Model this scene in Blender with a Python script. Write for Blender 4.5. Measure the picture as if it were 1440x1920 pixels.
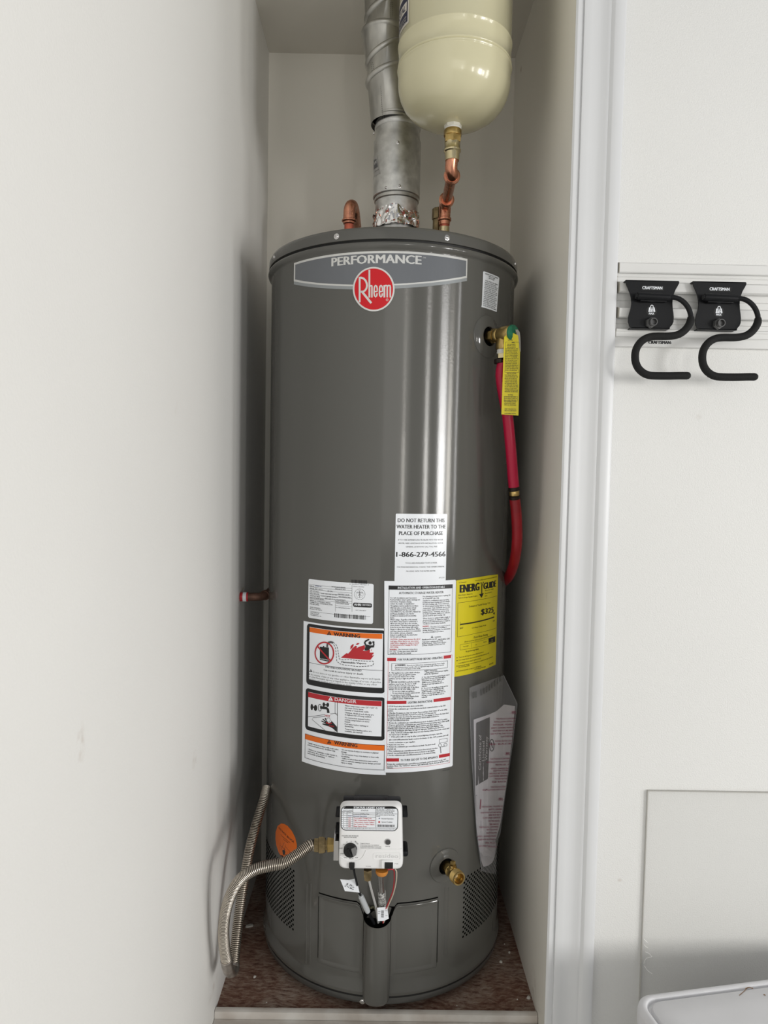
import bpy, bmesh, math, random
from mathutils import Vector, Matrix
from mathutils.geometry import tessellate_polygon
for o in list(bpy.data.objects): bpy.data.objects.remove(o, do_unlink=True)
SC = bpy.context.scene
COL = SC.collection
random.seed(7)
PI = math.pi

# ------------------------------------------------------------------ camera
F = 1331.0                      # focal length for a 1440 x 1920 frame
PITCH, ROLL, YAW = -0.0517, 0.0185, 0.0070
CAMZ = 1.109
CAM = Vector((0, 0, CAMZ))
_f = Vector((math.sin(YAW) * math.cos(PITCH), math.cos(YAW) * math.cos(PITCH), math.sin(PITCH)))
_r = Vector((math.cos(YAW), -math.sin(YAW), 0))
_u = _r.cross(_f)
CR = math.cos(ROLL) * _r + math.sin(ROLL) * _u
CU = -math.sin(ROLL) * _r + math.cos(ROLL) * _u
CF = _f
cd = bpy.data.cameras.new('camera'); cam = bpy.data.objects.new('camera', cd); COL.objects.link(cam)
cd.sensor_fit = 'VERTICAL'; cd.sensor_height = 19.2; cd.sensor_width = 14.4; cd.lens = F / 100.0
cd.clip_start = 0.02
m = Matrix.Identity(4)
for i in range(3):
    m[i][0] = CR[i]; m[i][1] = CU[i]; m[i][2] = -CF[i]; m[i][3] = CAM[i]
cam.matrix_world = m
SC.camera = cam

# ------------------------------------------------------------------ world, light, exposure
W = bpy.data.worlds.new('world'); SC.world = W; W.use_nodes = True
bg = W.node_tree.nodes['Background']
bg.inputs[0].default_value = (0.97, 0.985, 1.0, 1); bg.inputs[1].default_value = 0.25
SC.view_settings.view_transform = 'Standard'; SC.view_settings.look = 'None'
SC.view_settings.gamma = 1.0; SC.view_settings.use_curve_mapping = False
SC.view_settings.exposure = 0.34
SC.display_settings.display_device = 'sRGB'

def window_light(name, phi, dist, z, w, h, power, color):
    """area light for a garage window, the side opening and the added rear fill, seen from the heater at angle phi to the right of straight out"""
    ld = bpy.data.lights.new(name, 'AREA'); ld.shape = 'RECTANGLE'; ld.size = w; ld.size_y = h
    ld.energy = power; ld.color = color
    o = bpy.data.objects.new(name, ld); COL.objects.link(o)
    a = math.radians(phi)
    p = Vector((0.02 + dist * math.sin(a), 1.69 - dist * math.cos(a), z))
    o.location = p
    d = Vector((0.02, 1.5, 1.15)) - p
    o.rotation_euler = d.to_track_quat('-Z', 'Y').to_euler()
    return o
window_light('window_light', 45.5, 5.0, 1.13, 0.56, 0.95, 42, (1.0, 0.99, 0.975))
window_light('window_light', 52.5, 4.9, 1.13, 0.30, 0.95, 13, (1.0, 0.96, 0.88))
window_light('window_light', 31, 5.0, 1.13, 0.26, 0.90, 11, (1.0, 0.975, 0.93))
window_light('window_light', 11, 5.0, 1.13, 0.18, 0.80, 4, (1.0, 0.96, 0.88))
# daylight from a wide opening off to the right, nearly in line with the front wall
window_light('side_opening_light', 62, 5.2, 1.25, 0.55, 1.5, 26, (1.0, 0.99, 0.98))
window_light('side_opening_light', 88, 4.6, 1.45, 1.8, 1.7, 26, (1.0, 0.99, 0.98))
# broad soft fill lamp added behind the camera to lift the closet interior
window_light('rear_fill_light', -6, 7.5, 1.7, 6.0, 2.8, 55, (1.0, 0.97, 0.91))

# ------------------------------------------------------------------ scene dimensions (metres, closet floor at z = 0)
XL, XR, XO = -0.3186, 0.3453, 0.4382
YB, YF = 1.975, 1.348
ZC = 1.1307 + CAMZ
TX, TY, TR = 0.0228, 1.6876, 0.28
ZT = 1.590

# ------------------------------------------------------------------ pixel to world helpers
def ray(px, py):
    return (CF + CR * ((px - 720) / F) - CU * ((py - 960) / F))
def at(px, py, y):              # point of the view ray at world depth y
    d = ray(px, py); return CAM + d * (y / d.y)
def atx(px, py, x):
    d = ray(px, py); return CAM + d * (x / d.x)
def atz(px, py, z):
    d = ray(px, py); return CAM + d * ((z - CAMZ) / d.z)

class Cyl:
    """unrolled vertical cylinder: u = arc length to the right, v = height"""
    def __init__(s, cx, cy, R): s.cx, s.cy, s.R = cx, cy, R
    def inv(s, px, py):
        d = ray(px, py)
        A = d.x * d.x + d.y * d.y; B = -2 * (s.cx * d.x + s.cy * d.y); C = s.cx ** 2 + s.cy ** 2 - s.R ** 2
        D = max(B * B - 4 * A * C, 0); t = (-B - math.sqrt(D)) / (2 * A)
        p = CAM + d * t
        return math.atan2(p.x - s.cx, s.cy - p.y) * s.R, p.z
    def fwd(s, u, v, off=0):
        a = u / s.R; r = s.R + off
        return Vector((s.cx + r * math.sin(a), s.cy - r * math.cos(a), v))
class Plane:
    def __init__(s, O, U, V):
        s.O = Vector(O); s.U = Vector(U).normalized(); s.V = Vector(V).normalized(); s.N = s.U.cross(s.V).normalized()
    def inv(s, px, py):
        d = ray(px, py); t = (s.O - CAM).dot(s.N) / d.dot(s.N); p = CAM + d * t - s.O
        return p.dot(s.U), p.dot(s.V)
    def fwd(s, u, v, off=0): return s.O + s.U * u + s.V * v + s.N * off
TANK = Cyl(TX, TY, TR)

# ------------------------------------------------------------------ materials
def mat(name, col, rough=0.5, metal=0.0, spec=0.5, coat=0.0, coat_rough=0.1, var=0.0, vscale=6.0, bump=0.0, bscale=80.0,
        alpha=1.0, trans=0.0, col2=None, stretch=None, ior=1.45, detail=3.0, rvar=0.0):
    M = bpy.data.materials.new(name); M.use_nodes = True
    nt = M.node_tree; b = nt.nodes['Principled BSDF']
    b.inputs['Base Color'].default_value = (*col, 1); b.inputs['Roughness'].default_value = rough
    b.inputs['Metallic'].default_value = metal; b.inputs['Specular IOR Level'].default_value = spec
    b.inputs['Coat Weight'].default_value = coat; b.inputs['Coat Roughness'].default_value = coat_rough
    b.inputs['Alpha'].default_value = alpha; b.inputs['Transmission Weight'].default_value = trans
    b.inputs['IOR'].default_value = ior
    tc = nt.nodes.new('ShaderNodeTexCoord'); src = tc.outputs['Object']
    if stretch:
        mp = nt.nodes.new('ShaderNodeMapping'); mp.inputs['Scale'].default_value = stretch
        nt.links.new(src, mp.inputs[0]); src = mp.outputs[0]
    n = nt.nodes.new('ShaderNodeTexNoise'); n.inputs['Scale'].default_value = vscale; n.inputs['Detail'].default_value = detail
    nt.links.new(src, n.inputs['Vector'])
    if var > 0 or col2:
        r = nt.nodes.new('ShaderNodeValToRGB'); r.color_ramp.elements[0].position = 0.3; r.color_ramp.elements[1].position = 0.7
        c2 = col2 or tuple(c * (1 - var) for c in col)
        r.color_ramp.elements[0].color = (*c2, 1); r.color_ramp.elements[1].color = (*col, 1)
        nt.links.new(n.outputs[0], r.inputs[0]); nt.links.new(r.outputs[0], b.inputs['Base Color'])
    if rvar > 0:
        mr = nt.nodes.new('ShaderNodeMapRange'); mr.inputs[3].default_value = max(rough - rvar, 0.03); mr.inputs[4].default_value = rough + rvar
        nt.links.new(n.outputs[0], mr.inputs[0]); nt.links.new(mr.outputs[0], b.inputs['Roughness'])
    if bump > 0:
        n2 = nt.nodes.new('ShaderNodeTexNoise'); n2.inputs['Scale'].default_value = bscale; n2.inputs['Detail'].default_value = 2
        nt.links.new(src, n2.inputs['Vector'])
        bp = nt.nodes.new('ShaderNodeBump'); bp.inputs['Strength'].default_value = bump; bp.inputs['Distance'].default_value = 0.001
        nt.links.new(n2.outputs[0], bp.inputs['Height']); nt.links.new(bp.outputs[0], b.inputs['Normal'])
    return M

def stained_wall(name, col, bump, bscale, stains, rough=0.55, stain_col=(0.45, 0.36, 0.28)):
    """painted drywall with orange peel and soft scuff marks at given spots: (x, y, z, radius_across, radius_z, strength)"""
    M = mat(name, col, rough, bump=bump, bscale=bscale, var=0.03, vscale=2.0, spec=0.3)
    nt = M.node_tree; b = nt.nodes['Principled BSDF']
    geo = nt.nodes.new('ShaderNodeNewGeometry')
    nz = nt.nodes.new('ShaderNodeTexNoise'); nz.inputs['Scale'].default_value = 60; nz.inputs['Detail'].default_value = 5
    nt.links.new(geo.outputs['Position'], nz.inputs['Vector'])
    cur = b.inputs['Base Color'].links[0].from_socket
    for (x, y, z, ra, rz, st) in stains:
        mp = nt.nodes.new('ShaderNodeMapping'); mp.vector_type = 'POINT'
        mp.inputs['Scale'].default_value = (1 / ra, 1 / ra, 1 / rz); mp.inputs['Location'].default_value = (-x / ra, -y / ra, -z / rz)
        nt.links.new(geo.outputs['Position'], mp.inputs[0])
        ln = nt.nodes.new('ShaderNodeVectorMath'); ln.operation = 'LENGTH'; nt.links.new(mp.outputs[0], ln.inputs[0])
        mr = nt.nodes.new('ShaderNodeMapRange'); mr.inputs[1].default_value = 0.2; mr.inputs[2].default_value = 1.0
        mr.inputs[3].default_value = st; mr.inputs[4].default_value = 0.0
        nt.links.new(ln.outputs['Value'], mr.inputs[0])
        pw = nt.nodes.new('ShaderNodeMapRange'); pw.inputs[1].default_value = 0.45; pw.inputs[2].default_value = 0.62
        nt.links.new(nz.outputs[0], pw.inputs[0])
        mu = nt.nodes.new('ShaderNodeMath'); mu.operation = 'MULTIPLY'
        nt.links.new(mr.outputs[0], mu.inputs[0]); nt.links.new(pw.outputs[0], mu.inputs[1])
        mx = nt.nodes.new('ShaderNodeMix'); mx.data_type = 'RGBA'
        nt.links.new(mu.outputs[0], mx.inputs[0]); nt.links.new(cur, mx.inputs[6]); mx.inputs[7].default_value = (*stain_col, 1)
        cur = mx.outputs[2]
    nt.links.new(cur, b.inputs['Base Color'])
    return M

def stain_at(px, py, plane, ra, rz, st):
    p = atx(px, py, plane[1]) if plane[0] == 'x' else at(px, py, plane[1])
    return (p.x, p.y, p.z, ra, rz, st)

WALL = (0.83, 0.82, 0.79)
M_left = stained_wall('left_wall_paint', WALL, 0.25, 260, [
    stain_at(152, 1395, ('x', XL), 0.013, 0.028, 0.35), stain_at(365, 1425, ('x', XL), 0.02, 0.02, 0.3),
    stain_at(455, 1105, ('x', XL), 0.03, 0.014, 0.9), stain_at(400, 1850, ('x', XL), 0.05, 0.02, 0.3),
    stain_at(330, 760, ('x', XL), 0.01, 0.02, 0.2)])
M_front = stained_wall('front_wall_paint', (0.80, 0.80, 0.782), 0.7, 420, [
    stain_at(1335, 690, ('y', YF), 0.02, 0.01, 0.12), stain_at(1162, 1650, ('y', YF), 0.006, 0.005, 0.4),
    stain_at(1310, 780, ('y', YF), 0.008, 0.01, 0.15)])
M_closet = stained_wall('closet_wall_paint', (0.85, 0.82, 0.745), 0.15, 200, [
    stain_at(977, 130, ('x', XR), 0.012, 0.012, 0.9), stain_at(966, 100, ('x', XR), 0.012, 0.006, 0.9),
    stain_at(1010, 675, ('x', XR), 0.03, 0.010, 0.5), stain_at(1000, 1850, ('x', XR), 0.03, 0.05, 0.4),
    stain_at(1025, 1130, ('x', XR), 0.004, 0.05, 0.4)])
M_ceil = mat('closet_ceiling_paint', (0.78, 0.75, 0.68), 0.6, bump=0.1, bscale=200, var=0.03)
M_trim = mat('white_trim_gloss_paint', (0.735, 0.745, 0.755), 0.33, bump=0.03, bscale=150, var=0.02)
M_sill = mat('dirty_sill_paint', (0.70, 0.68, 0.64), 0.45, vscale=16, detail=10, stretch=(1, 1.6, 1), bump=0.1, bscale=120, col2=(0.50, 0.45, 0.40))
M_gray = mat('heater_gray_enamel', (0.108, 0.106, 0.097), 0.115, spec=0.5, bump=0.035, bscale=260)
M_gray2 = mat('heater_base_enamel', (0.085, 0.085, 0.080), 0.28, spec=0.5)
M_black = mat('matte_black', (0.010, 0.010, 0.010), 0.6)
M_hole = mat('vent_hole_dark', (0.004, 0.004, 0.004), 1.0, spec=0.0)
M_galv = mat('galvanized_steel', (0.80, 0.80, 0.78), 0.42, 1.0, var=0.35, vscale=45, detail=6, rvar=0.12, bump=0.08, bscale=60)
M_galv2 = mat('worn_galvanized_steel', (0.72, 0.71, 0.67), 0.42, 1.0, var=0.45, vscale=30, detail=8, rvar=0.14, bump=0.2, bscale=35, stretch=(1, 1, .35))
M_foil = mat('crumpled_foil_tape', (0.85, 0.84, 0.83), 0.13, 1.0)
M_foilred = mat('foil_tape_print', (0.30, 0.08, 0.06), 0.4, 0.3)
M_copper = mat('copper', (0.80, 0.36, 0.23), 0.27, 1.0, var=0.35, vscale=50, detail=4, rvar=0.1)
M_copperold = mat('tarnished_copper', (0.20, 0.11, 0.08), 0.55, 0.6, var=0.4, vscale=60)
M_copperred = mat('copper_with_red_flux', (0.62, 0.16, 0.10), 0.35, 0.7, var=0.3, vscale=60)
M_brass = mat('brass', (0.62, 0.44, 0.17), 0.30, 1.0, var=0.35, vscale=60, rvar=0.1, bump=0.05, bscale=200)
M_brasspale = mat('pale_brass', (0.72, 0.62, 0.38), 0.24, 1.0, var=0.15, vscale=60)
M_brassdirty = mat('dirty_brass', (0.33, 0.25, 0.13), 0.45, 0.8, var=0.5, vscale=90, bump=0.3, bscale=250)
M_steel = mat('bright_steel', (0.72, 0.71, 0.70), 0.22, 1.0)
M_flex = mat('stainless_corrugated', (0.66, 0.60, 0.52), 0.30, 1.0, var=0.15, vscale=30)
M_cream = mat('cream_enamel', (0.68, 0.64, 0.43), 0.20, spec=0.5, coat=0.3, coat_rough=0.05)
M_tape = mat('white_thread_tape', (0.75, 0.74, 0.70), 0.5, bump=0.5, bscale=300)
M_pex = mat('red_pipe_plastic', (0.46, 0.006, 0.045), 0.30, spec=0.5)
M_pex2 = mat('weathered_red_pipe', (0.32, 0.006, 0.014), 0.36, var=0.3, vscale=40)
M_pexprint = mat('dark_pipe_print', (0.12, 0.004, 0.01), 0.4)
M_crimp = mat('black_crimp_ring', (0.03, 0.022, 0.018), 0.35, 0.7)
M_yellow = mat('yellow_tag', (0.72, 0.61, 0.012), 0.38)
M_green = mat('green_cap', (0.015, 0.22, 0.11), 0.4, bump=0.6, bscale=200, var=0.5, vscale=120)
M_white = mat('white_label_paper', (0.89, 0.92, 0.965), 0.22)
M_whiteb = mat('white_plastic', (0.90, 0.90, 0.90), 0.30)
M_silver = mat('silver_print', (0.70, 0.70, 0.68), 0.28, 0.25)
M_silver2 = mat('dim_silver_print', (0.33, 0.35, 0.36), 0.3, 0.3)
M_slate = mat('slate_blue_print', (0.155, 0.165, 0.18), 0.28)
M_red = mat('logo_red', (0.62, 0.002, 0.010), 0.26)
M_ink = mat('black_ink', (0.012, 0.012, 0.013), 0.35)
M_ink2 = mat('grey_ink', (0.10, 0.10, 0.105), 0.45)
M_redink = mat('red_ink', (0.50, 0.02, 0.03), 0.4)
M_blueink = mat('blue_ink', (0.05, 0.09, 0.25), 0.4)
M_orange = mat('orange_print', (0.84, 0.16, 0.006), 0.35)
M_navy = mat('navy_print', (0.012, 0.016, 0.05), 0.4)
M_beige = mat('beige_print', (0.66, 0.62, 0.55), 0.4)
M_foam = mat('black_foam_grip', (0.012, 0.012, 0.012), 0.75, bump=0.5, bscale=500, spec=0.3)
M_powder = mat('black_powder_coat', (0.009, 0.0095, 0.011), 0.45, spec=0.25, bump=0.1, bscale=500)
M_nut = mat('grey_nut', (0.11, 0.11, 0.11), 0.35, 0.5)
M_rail = mat('white_rail_plastic', (0.76, 0.76, 0.745), 0.42)
M_railend = mat('rail_cut_edge', (0.58, 0.55, 0.48), 0.7)
M_bin = mat('bin_lid_plastic', (0.70, 0.70, 0.72), 0.42, bump=0.05, bscale=90, var=0.06, vscale=12)
M_dirt = mat('brown_dirt', (0.25, 0.14, 0.07), 0.8)
M_wire_r = mat('red_wire', (0.42, 0.01, 0.02), 0.4)
M_wire_w = mat('cream_wire', (0.62, 0.56, 0.46), 0.4)
M_nyl = mat('frosted_nylon', (0.62, 0.65, 0.67), 0.35, trans=0.2)
M_chip = mat('paint_chip', (0.62, 0.60, 0.55), 0.7)
M_chipbrown = mat('wood_crumb', (0.10, 0.05, 0.03), 0.8)

def floor_material():
    M = bpy.data.materials.new('dusty_strand_board'); M.use_nodes = True; nt = M.node_tree; b = nt.nodes['Principled BSDF']
    b.inputs['Roughness'].default_value = 0.8
    tc = nt.nodes.new('ShaderNodeTexCoord')
    def ramp(src, stops):
        r = nt.nodes.new('ShaderNodeValToRGB'); e = r.color_ramp.elements
        while len(e) < len(stops): e.new(0.5)
        for i, (p, c) in enumerate(stops): e[i].position = p; e[i].color = (*c, 1)
        nt.links.new(src, r.inputs[0]); return r.outputs[0]
    warp = nt.nodes.new('ShaderNodeTexNoise'); warp.inputs['Scale'].default_value = 14; warp.inputs['Detail'].default_value = 3
    nt.links.new(tc.outputs['Object'], warp.inputs['Vector'])
    vm = nt.nodes.new('ShaderNodeVectorMath'); vm.operation = 'MULTIPLY_ADD'; vm.inputs[1].default_value = (0.03, 0.03, 0.03)
    nt.links.new(warp.outputs['Color'], vm.inputs[0]); nt.links.new(tc.outputs['Object'], vm.inputs[2])
    mp = nt.nodes.new('ShaderNodeMapping'); mp.inputs['Scale'].default_value = (30, 95, 1); mp.inputs['Rotation'].default_value = (0, 0, 0.5)
    nt.links.new(vm.outputs[0], mp.inputs[0])
    n1 = nt.nodes.new('ShaderNodeTexNoise'); n1.inputs['Scale'].default_value = 1.6; n1.inputs['Detail'].default_value = 8; n1.inputs['Roughness'].default_value = 0.7
    nt.links.new(mp.outputs[0], n1.inputs['Vector'])
    wood = ramp(n1.outputs[0], [(0.28, (0.035, 0.014, 0.009)), (0.44, (0.15, 0.065, 0.042)), (0.56, (0.25, 0.155, 0.11)), (0.72, (0.42, 0.34, 0.28))])
    n2 = nt.nodes.new('ShaderNodeTexNoise'); n2.inputs['Scale'].default_value = 9; n2.inputs['Detail'].default_value = 6
    nt.links.new(tc.outputs['Object'], n2.inputs['Vector'])
    dust = nt.nodes.new('ShaderNodeMapRange'); dust.inputs[1].default_value = 0.42; dust.inputs[2].default_value = 0.62; dust.inputs[4].default_value = 0.62
    nt.links.new(n2.outputs[0], dust.inputs[0])
    wd = nt.nodes.new('ShaderNodeMath'); wd.operation = 'MULTIPLY'
    mr2 = nt.nodes.new('ShaderNodeMapRange'); mr2.inputs[1].default_value = 0.35; mr2.inputs[2].default_value = 0.6
    nt.links.new(n1.outputs[0], mr2.inputs[0]); nt.links.new(dust.outputs[0], wd.inputs[0]); nt.links.new(mr2.outputs[0], wd.inputs[1])
    mx = nt.nodes.new('ShaderNodeMix'); mx.data_type = 'RGBA'
    nt.links.new(wd.outputs[0], mx.inputs[0]); nt.links.new(wood, mx.inputs[6]); mx.inputs[7].default_value = (0.44, 0.37, 0.31, 1)
    nt.links.new(mx.outputs[2], b.inputs['Base Color'])
    bp = nt.nodes.new('ShaderNodeBump'); bp.inputs['Strength'].default_value = 0.7; bp.inputs['Distance'].default_value = 0.002
    nt.links.new(n1.outputs[0], bp.inputs['Height']); nt.links.new(bp.outputs[0], b.inputs['Normal'])
    return M
M_floor = floor_material()

def film_material(name, tint, alpha, rough):
    M = bpy.data.materials.new(name); M.use_nodes = True; nt = M.node_tree
    b = nt.nodes['Principled BSDF']; b.inputs['Base Color'].default_value = (*tint, 1); b.inputs['Roughness'].default_value = rough
    b.inputs['Alpha'].default_value = alpha
    tc = nt.nodes.new('ShaderNodeTexCoord'); n = nt.nodes.new('ShaderNodeTexNoise'); n.inputs['Scale'].default_value = 25
    nt.links.new(tc.outputs['Object'], n.inputs['Vector'])
    bp = nt.nodes.new('ShaderNodeBump'); bp.inputs['Strength'].default_value = 0.3; bp.inputs['Distance'].default_value = 0.003
    nt.links.new(n.outputs[0], bp.inputs['Height']); nt.links.new(bp.outputs[0], b.inputs['Normal'])
    return M
M_film = film_material('clear_poly_film', (0.62, 0.62, 0.66), 0.11, 0.2)
M_sheet = film_material('clear_plastic_sheet', (0.78, 0.78, 0.76), 0.12, 0.35)
M_clearring = film_material('clear_gasket', (0.55, 0.55, 0.55), 0.10, 0.2)

# ------------------------------------------------------------------ mesh building
class MB:
    def __init__(s): s.v = []; s.f = []; s.m = []; s.mats = []
    def mi(s, mt):
        if mt not in s.mats: s.mats.append(mt)
        return s.mats.index(mt)
    def add(s, vs, fs, mt):
        b = len(s.v); s.v += [tuple(v) for v in vs]; k = s.mi(mt)
        for f in fs: s.f.append([b + i for i in f]); s.m.append(k)
    def box(s, lo, hi, mt, bev=0.0):
        bm = bmesh.new(); bmesh.ops.create_cube(bm, size=1)
        for v in bm.verts:
            v.co = Vector([(lo[i] + hi[i]) / 2 + v.co[i] * (hi[i] - lo[i]) for i in range(3)])
        if bev > 0: bmesh.ops.bevel(bm, geom=bm.edges[:], offset=bev, segments=2, affect='EDGES', profile=0.5)
        s.bm(bm, mt)
    def bm(s, bm, mt, fn=None):
        bm.verts.index_update()
        s.add([fn(v.co) if fn else v.co.copy() for v in bm.verts], [[v.index for v in f.verts] for f in bm.faces], mt); bm.free()
    def lathe(s, prof, o, d=(0, 0, 1), mt=None, seg=48, a0=0, a1=2 * PI, cap=True):
        """prof: list of (radius, distance along d)"""
        o = Vector(o); d = Vector(d).normalized()
        t = Vector((0, 0, 1)) if abs(d.z) < 0.9 else Vector((0, -1, 0))
        e1 = (t - d * t.dot(d)).normalized(); e2 = d.cross(e1)
        full = abs(a1 - a0 - 2 * PI) < 1e-6; n = seg if full else seg + 1
        vs = []; fs = []
        for (r, h) in prof:
            for i in range(n):
                a = a0 + (a1 - a0) * i / seg
                vs.append(o + d * h + (e1 * math.cos(a) + e2 * math.sin(a)) * max(r, 1e-5))
        for j in range(len(prof) - 1):
            for i in range(seg):
                k = (i + 1) % n if full else i + 1
                fs.append([j * n + i, j * n + k, (j + 1) * n + k, (j + 1) * n + i])
        if cap and full:
            if prof[0][0] > 1e-4: fs.append(list(range(n))[::-1])
            if prof[-1][0] > 1e-4: fs.append([(len(prof) - 1) * n + i for i in range(n)])
        s.add(vs, fs, mt)
    def tube(s, pts, r, mt, seg=12, cap=True):
        """r: number or list"""
        pts = [Vector(p) for p in pts]; n = len(pts)
        rs = r if isinstance(r, (list, tuple)) else [r] * n
        tan = [(pts[min(i + 1, n - 1)] - pts[max(i - 1, 0)]).normalized() for i in range(n)]
        t = tan[0]; ref = Vector((0, 0, 1)) if abs(t.z) < 0.9 else Vector((1, 0, 0))
        e = (ref - t * ref.dot(t)).normalized(); vs = []; fs = []
        for i in range(n):
            t = tan[i]; e = (e - t * e.dot(t)).normalized(); g = t.cross(e)
            for k in range(seg):
                a = 2 * PI * k / seg; vs.append(pts[i] + (e * math.cos(a) + g * math.sin(a)) * rs[i])
        for i in range(n - 1):
            for k in range(seg):
                k2 = (k + 1) % seg; fs.append([i * seg + k, i * seg + k2, (i + 1) * seg + k2, (i + 1) * seg + k])
        if cap: fs.append(list(range(seg))[::-1]); fs.append([(n - 1) * seg + k for k in range(seg)])
        s.add(vs, fs, mt)
    def prism(s, pts, fn, d0, d1, mt):
        """pts: 2D outline; fn(u, v, d) -> 3D; extruded from d0 to d1"""
        n = len(pts)
        tri = tessellate_polygon([[Vector((p[0], p[1], 0)) for p in pts]])
        vs = [fn(p[0], p[1], d0) for p in pts] + [fn(p[0], p[1], d1) for p in pts]
        fs = [list(t) for t in tri] + [[n + i for i in t[::-1]] for t in tri]
        fs += [[i, (i + 1) % n, n + (i + 1) % n, n + i] for i in range(n)]
        s.add(vs, fs, mt)
    def build(s, name, parent=None, smooth=40, recalc=True):
        me = bpy.data.meshes.new(name); me.from_pydata(s.v, [], s.f)
        for mt in s.mats: me.materials.append(mt)
        me.polygons.foreach_set('material_index', s.m)
        if recalc:
            bm = bmesh.new(); bm.from_mesh(me); bmesh.ops.recalc_face_normals(bm, faces=bm.faces); bm.to_mesh(me); bm.free()
        if smooth:
            me.polygons.foreach_set('use_smooth', [True] * len(me.polygons)); me.set_sharp_from_angle(angle=math.radians(smooth))
        me.update()
        o = bpy.data.objects.new(name, me); COL.objects.link(o)
        if parent: attach(o, parent)
        return o
def attach(o, parent):
    o.parent = parent
    if parent.type == 'EMPTY':
        off = Vector(parent.location)
        if parent.parent: off += Vector(parent.parent.location)
        o.matrix_parent_inverse = Matrix.Translation(-off)
def thing(name, loc, label, cat, group=None):
    o = bpy.data.objects.new(name, None); COL.objects.link(o); o.location = loc; o.empty_display_size = 0.05
    tag(o, label, cat, group); return o
def tag(o, label=None, cat=None, group=None, kind=None):
    for k, v in (('label', label), ('category', cat), ('group', group), ('kind', kind)):
        if v: o[k] = v
    return o
def struct(o, label=None): o['kind'] = 'structure'; 
def catmull(pts, step):
    pts = [Vector(p) for p in pts]; P = [2 * pts[0] - pts[1]] + pts + [2 * pts[-1] - pts[-2]]; out = []
    for i in range(1, len(P) - 2):
        L = (P[i + 1] - P[i]).length; n = max(2, int(L / step))
        for k in range(n):
            t = k / n
            out.append(0.5 * ((2 * P[i]) + (P[i + 1] - P[i - 1]) * t + (2 * P[i - 1] - 5 * P[i] + 4 * P[i + 1] - P[i + 2]) * t * t + (3 * P[i] - P[i - 1] - 3 * P[i + 1] + P[i + 2]) * t ** 3))
    out.append(pts[-1]); return out
def even(pts, step):
    out = [pts[0]]; acc = 0
    for a, b in zip(pts, pts[1:]):
        L = (b - a).length; d = step - acc
        while d <= L and L > 0:
            out.append(a.lerp(b, d / L)); d += step
        acc = L - (d - step)
    return out

# ------------------------------------------------------------------ printing on surfaces
_txt = {}; _n0 = {}
def glyphs(s, bold):
    k = (s, bold)
    if k in _txt: return _txt[k]
    cu = bpy.data.curves.new('t', 'FONT'); cu.body = s; cu.size = 1.0; cu.resolution_u = 2 if len(s) < 26 else 1
    cu.fill_mode = 'FRONT'
    ob = bpy.data.objects.new('t', cu); COL.objects.link(ob)
    dg = bpy.context.evaluated_depsgraph_get(); ev = ob.evaluated_get(dg); me = ev.to_mesh()
    vs = [(v.co.x, v.co.y) for v in me.vertices]; fs = [list(p.vertices) for p in me.polygons]
    ev.to_mesh_clear(); bpy.data.objects.remove(ob, do_unlink=True); bpy.data.curves.remove(cu)
    xs = [v[0] for v in vs] or [0, 1]
    x0, x1 = min(xs), max(xs)
    g = [(v[0] - x0, v[1]) for v in vs]
    n0 = len(g)
    if bold > 0.009:       # heavier strokes: a second copy shifted sideways
        n = len(g); sh = bold * 2.0
        g = g + [(a + sh, c) for a, c in g]; fs = fs + [[n + i for i in f] for f in fs]; x1 += sh
        if bold > 0.03: g2 = [(a + sh / 2, c + .006) for a, c in g[:n]]; k = len(g); g = g + g2; fs = fs + [[k + i for i in f] for f in fs[:len(fs) // 2]]
    _n0[id(g)] = n0
    r = (g, fs, x1 - x0)
    _txt[k] = r; return r
_g = glyphs('H', 0); CAPH = max(v[1] for v in _g[0])

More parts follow.
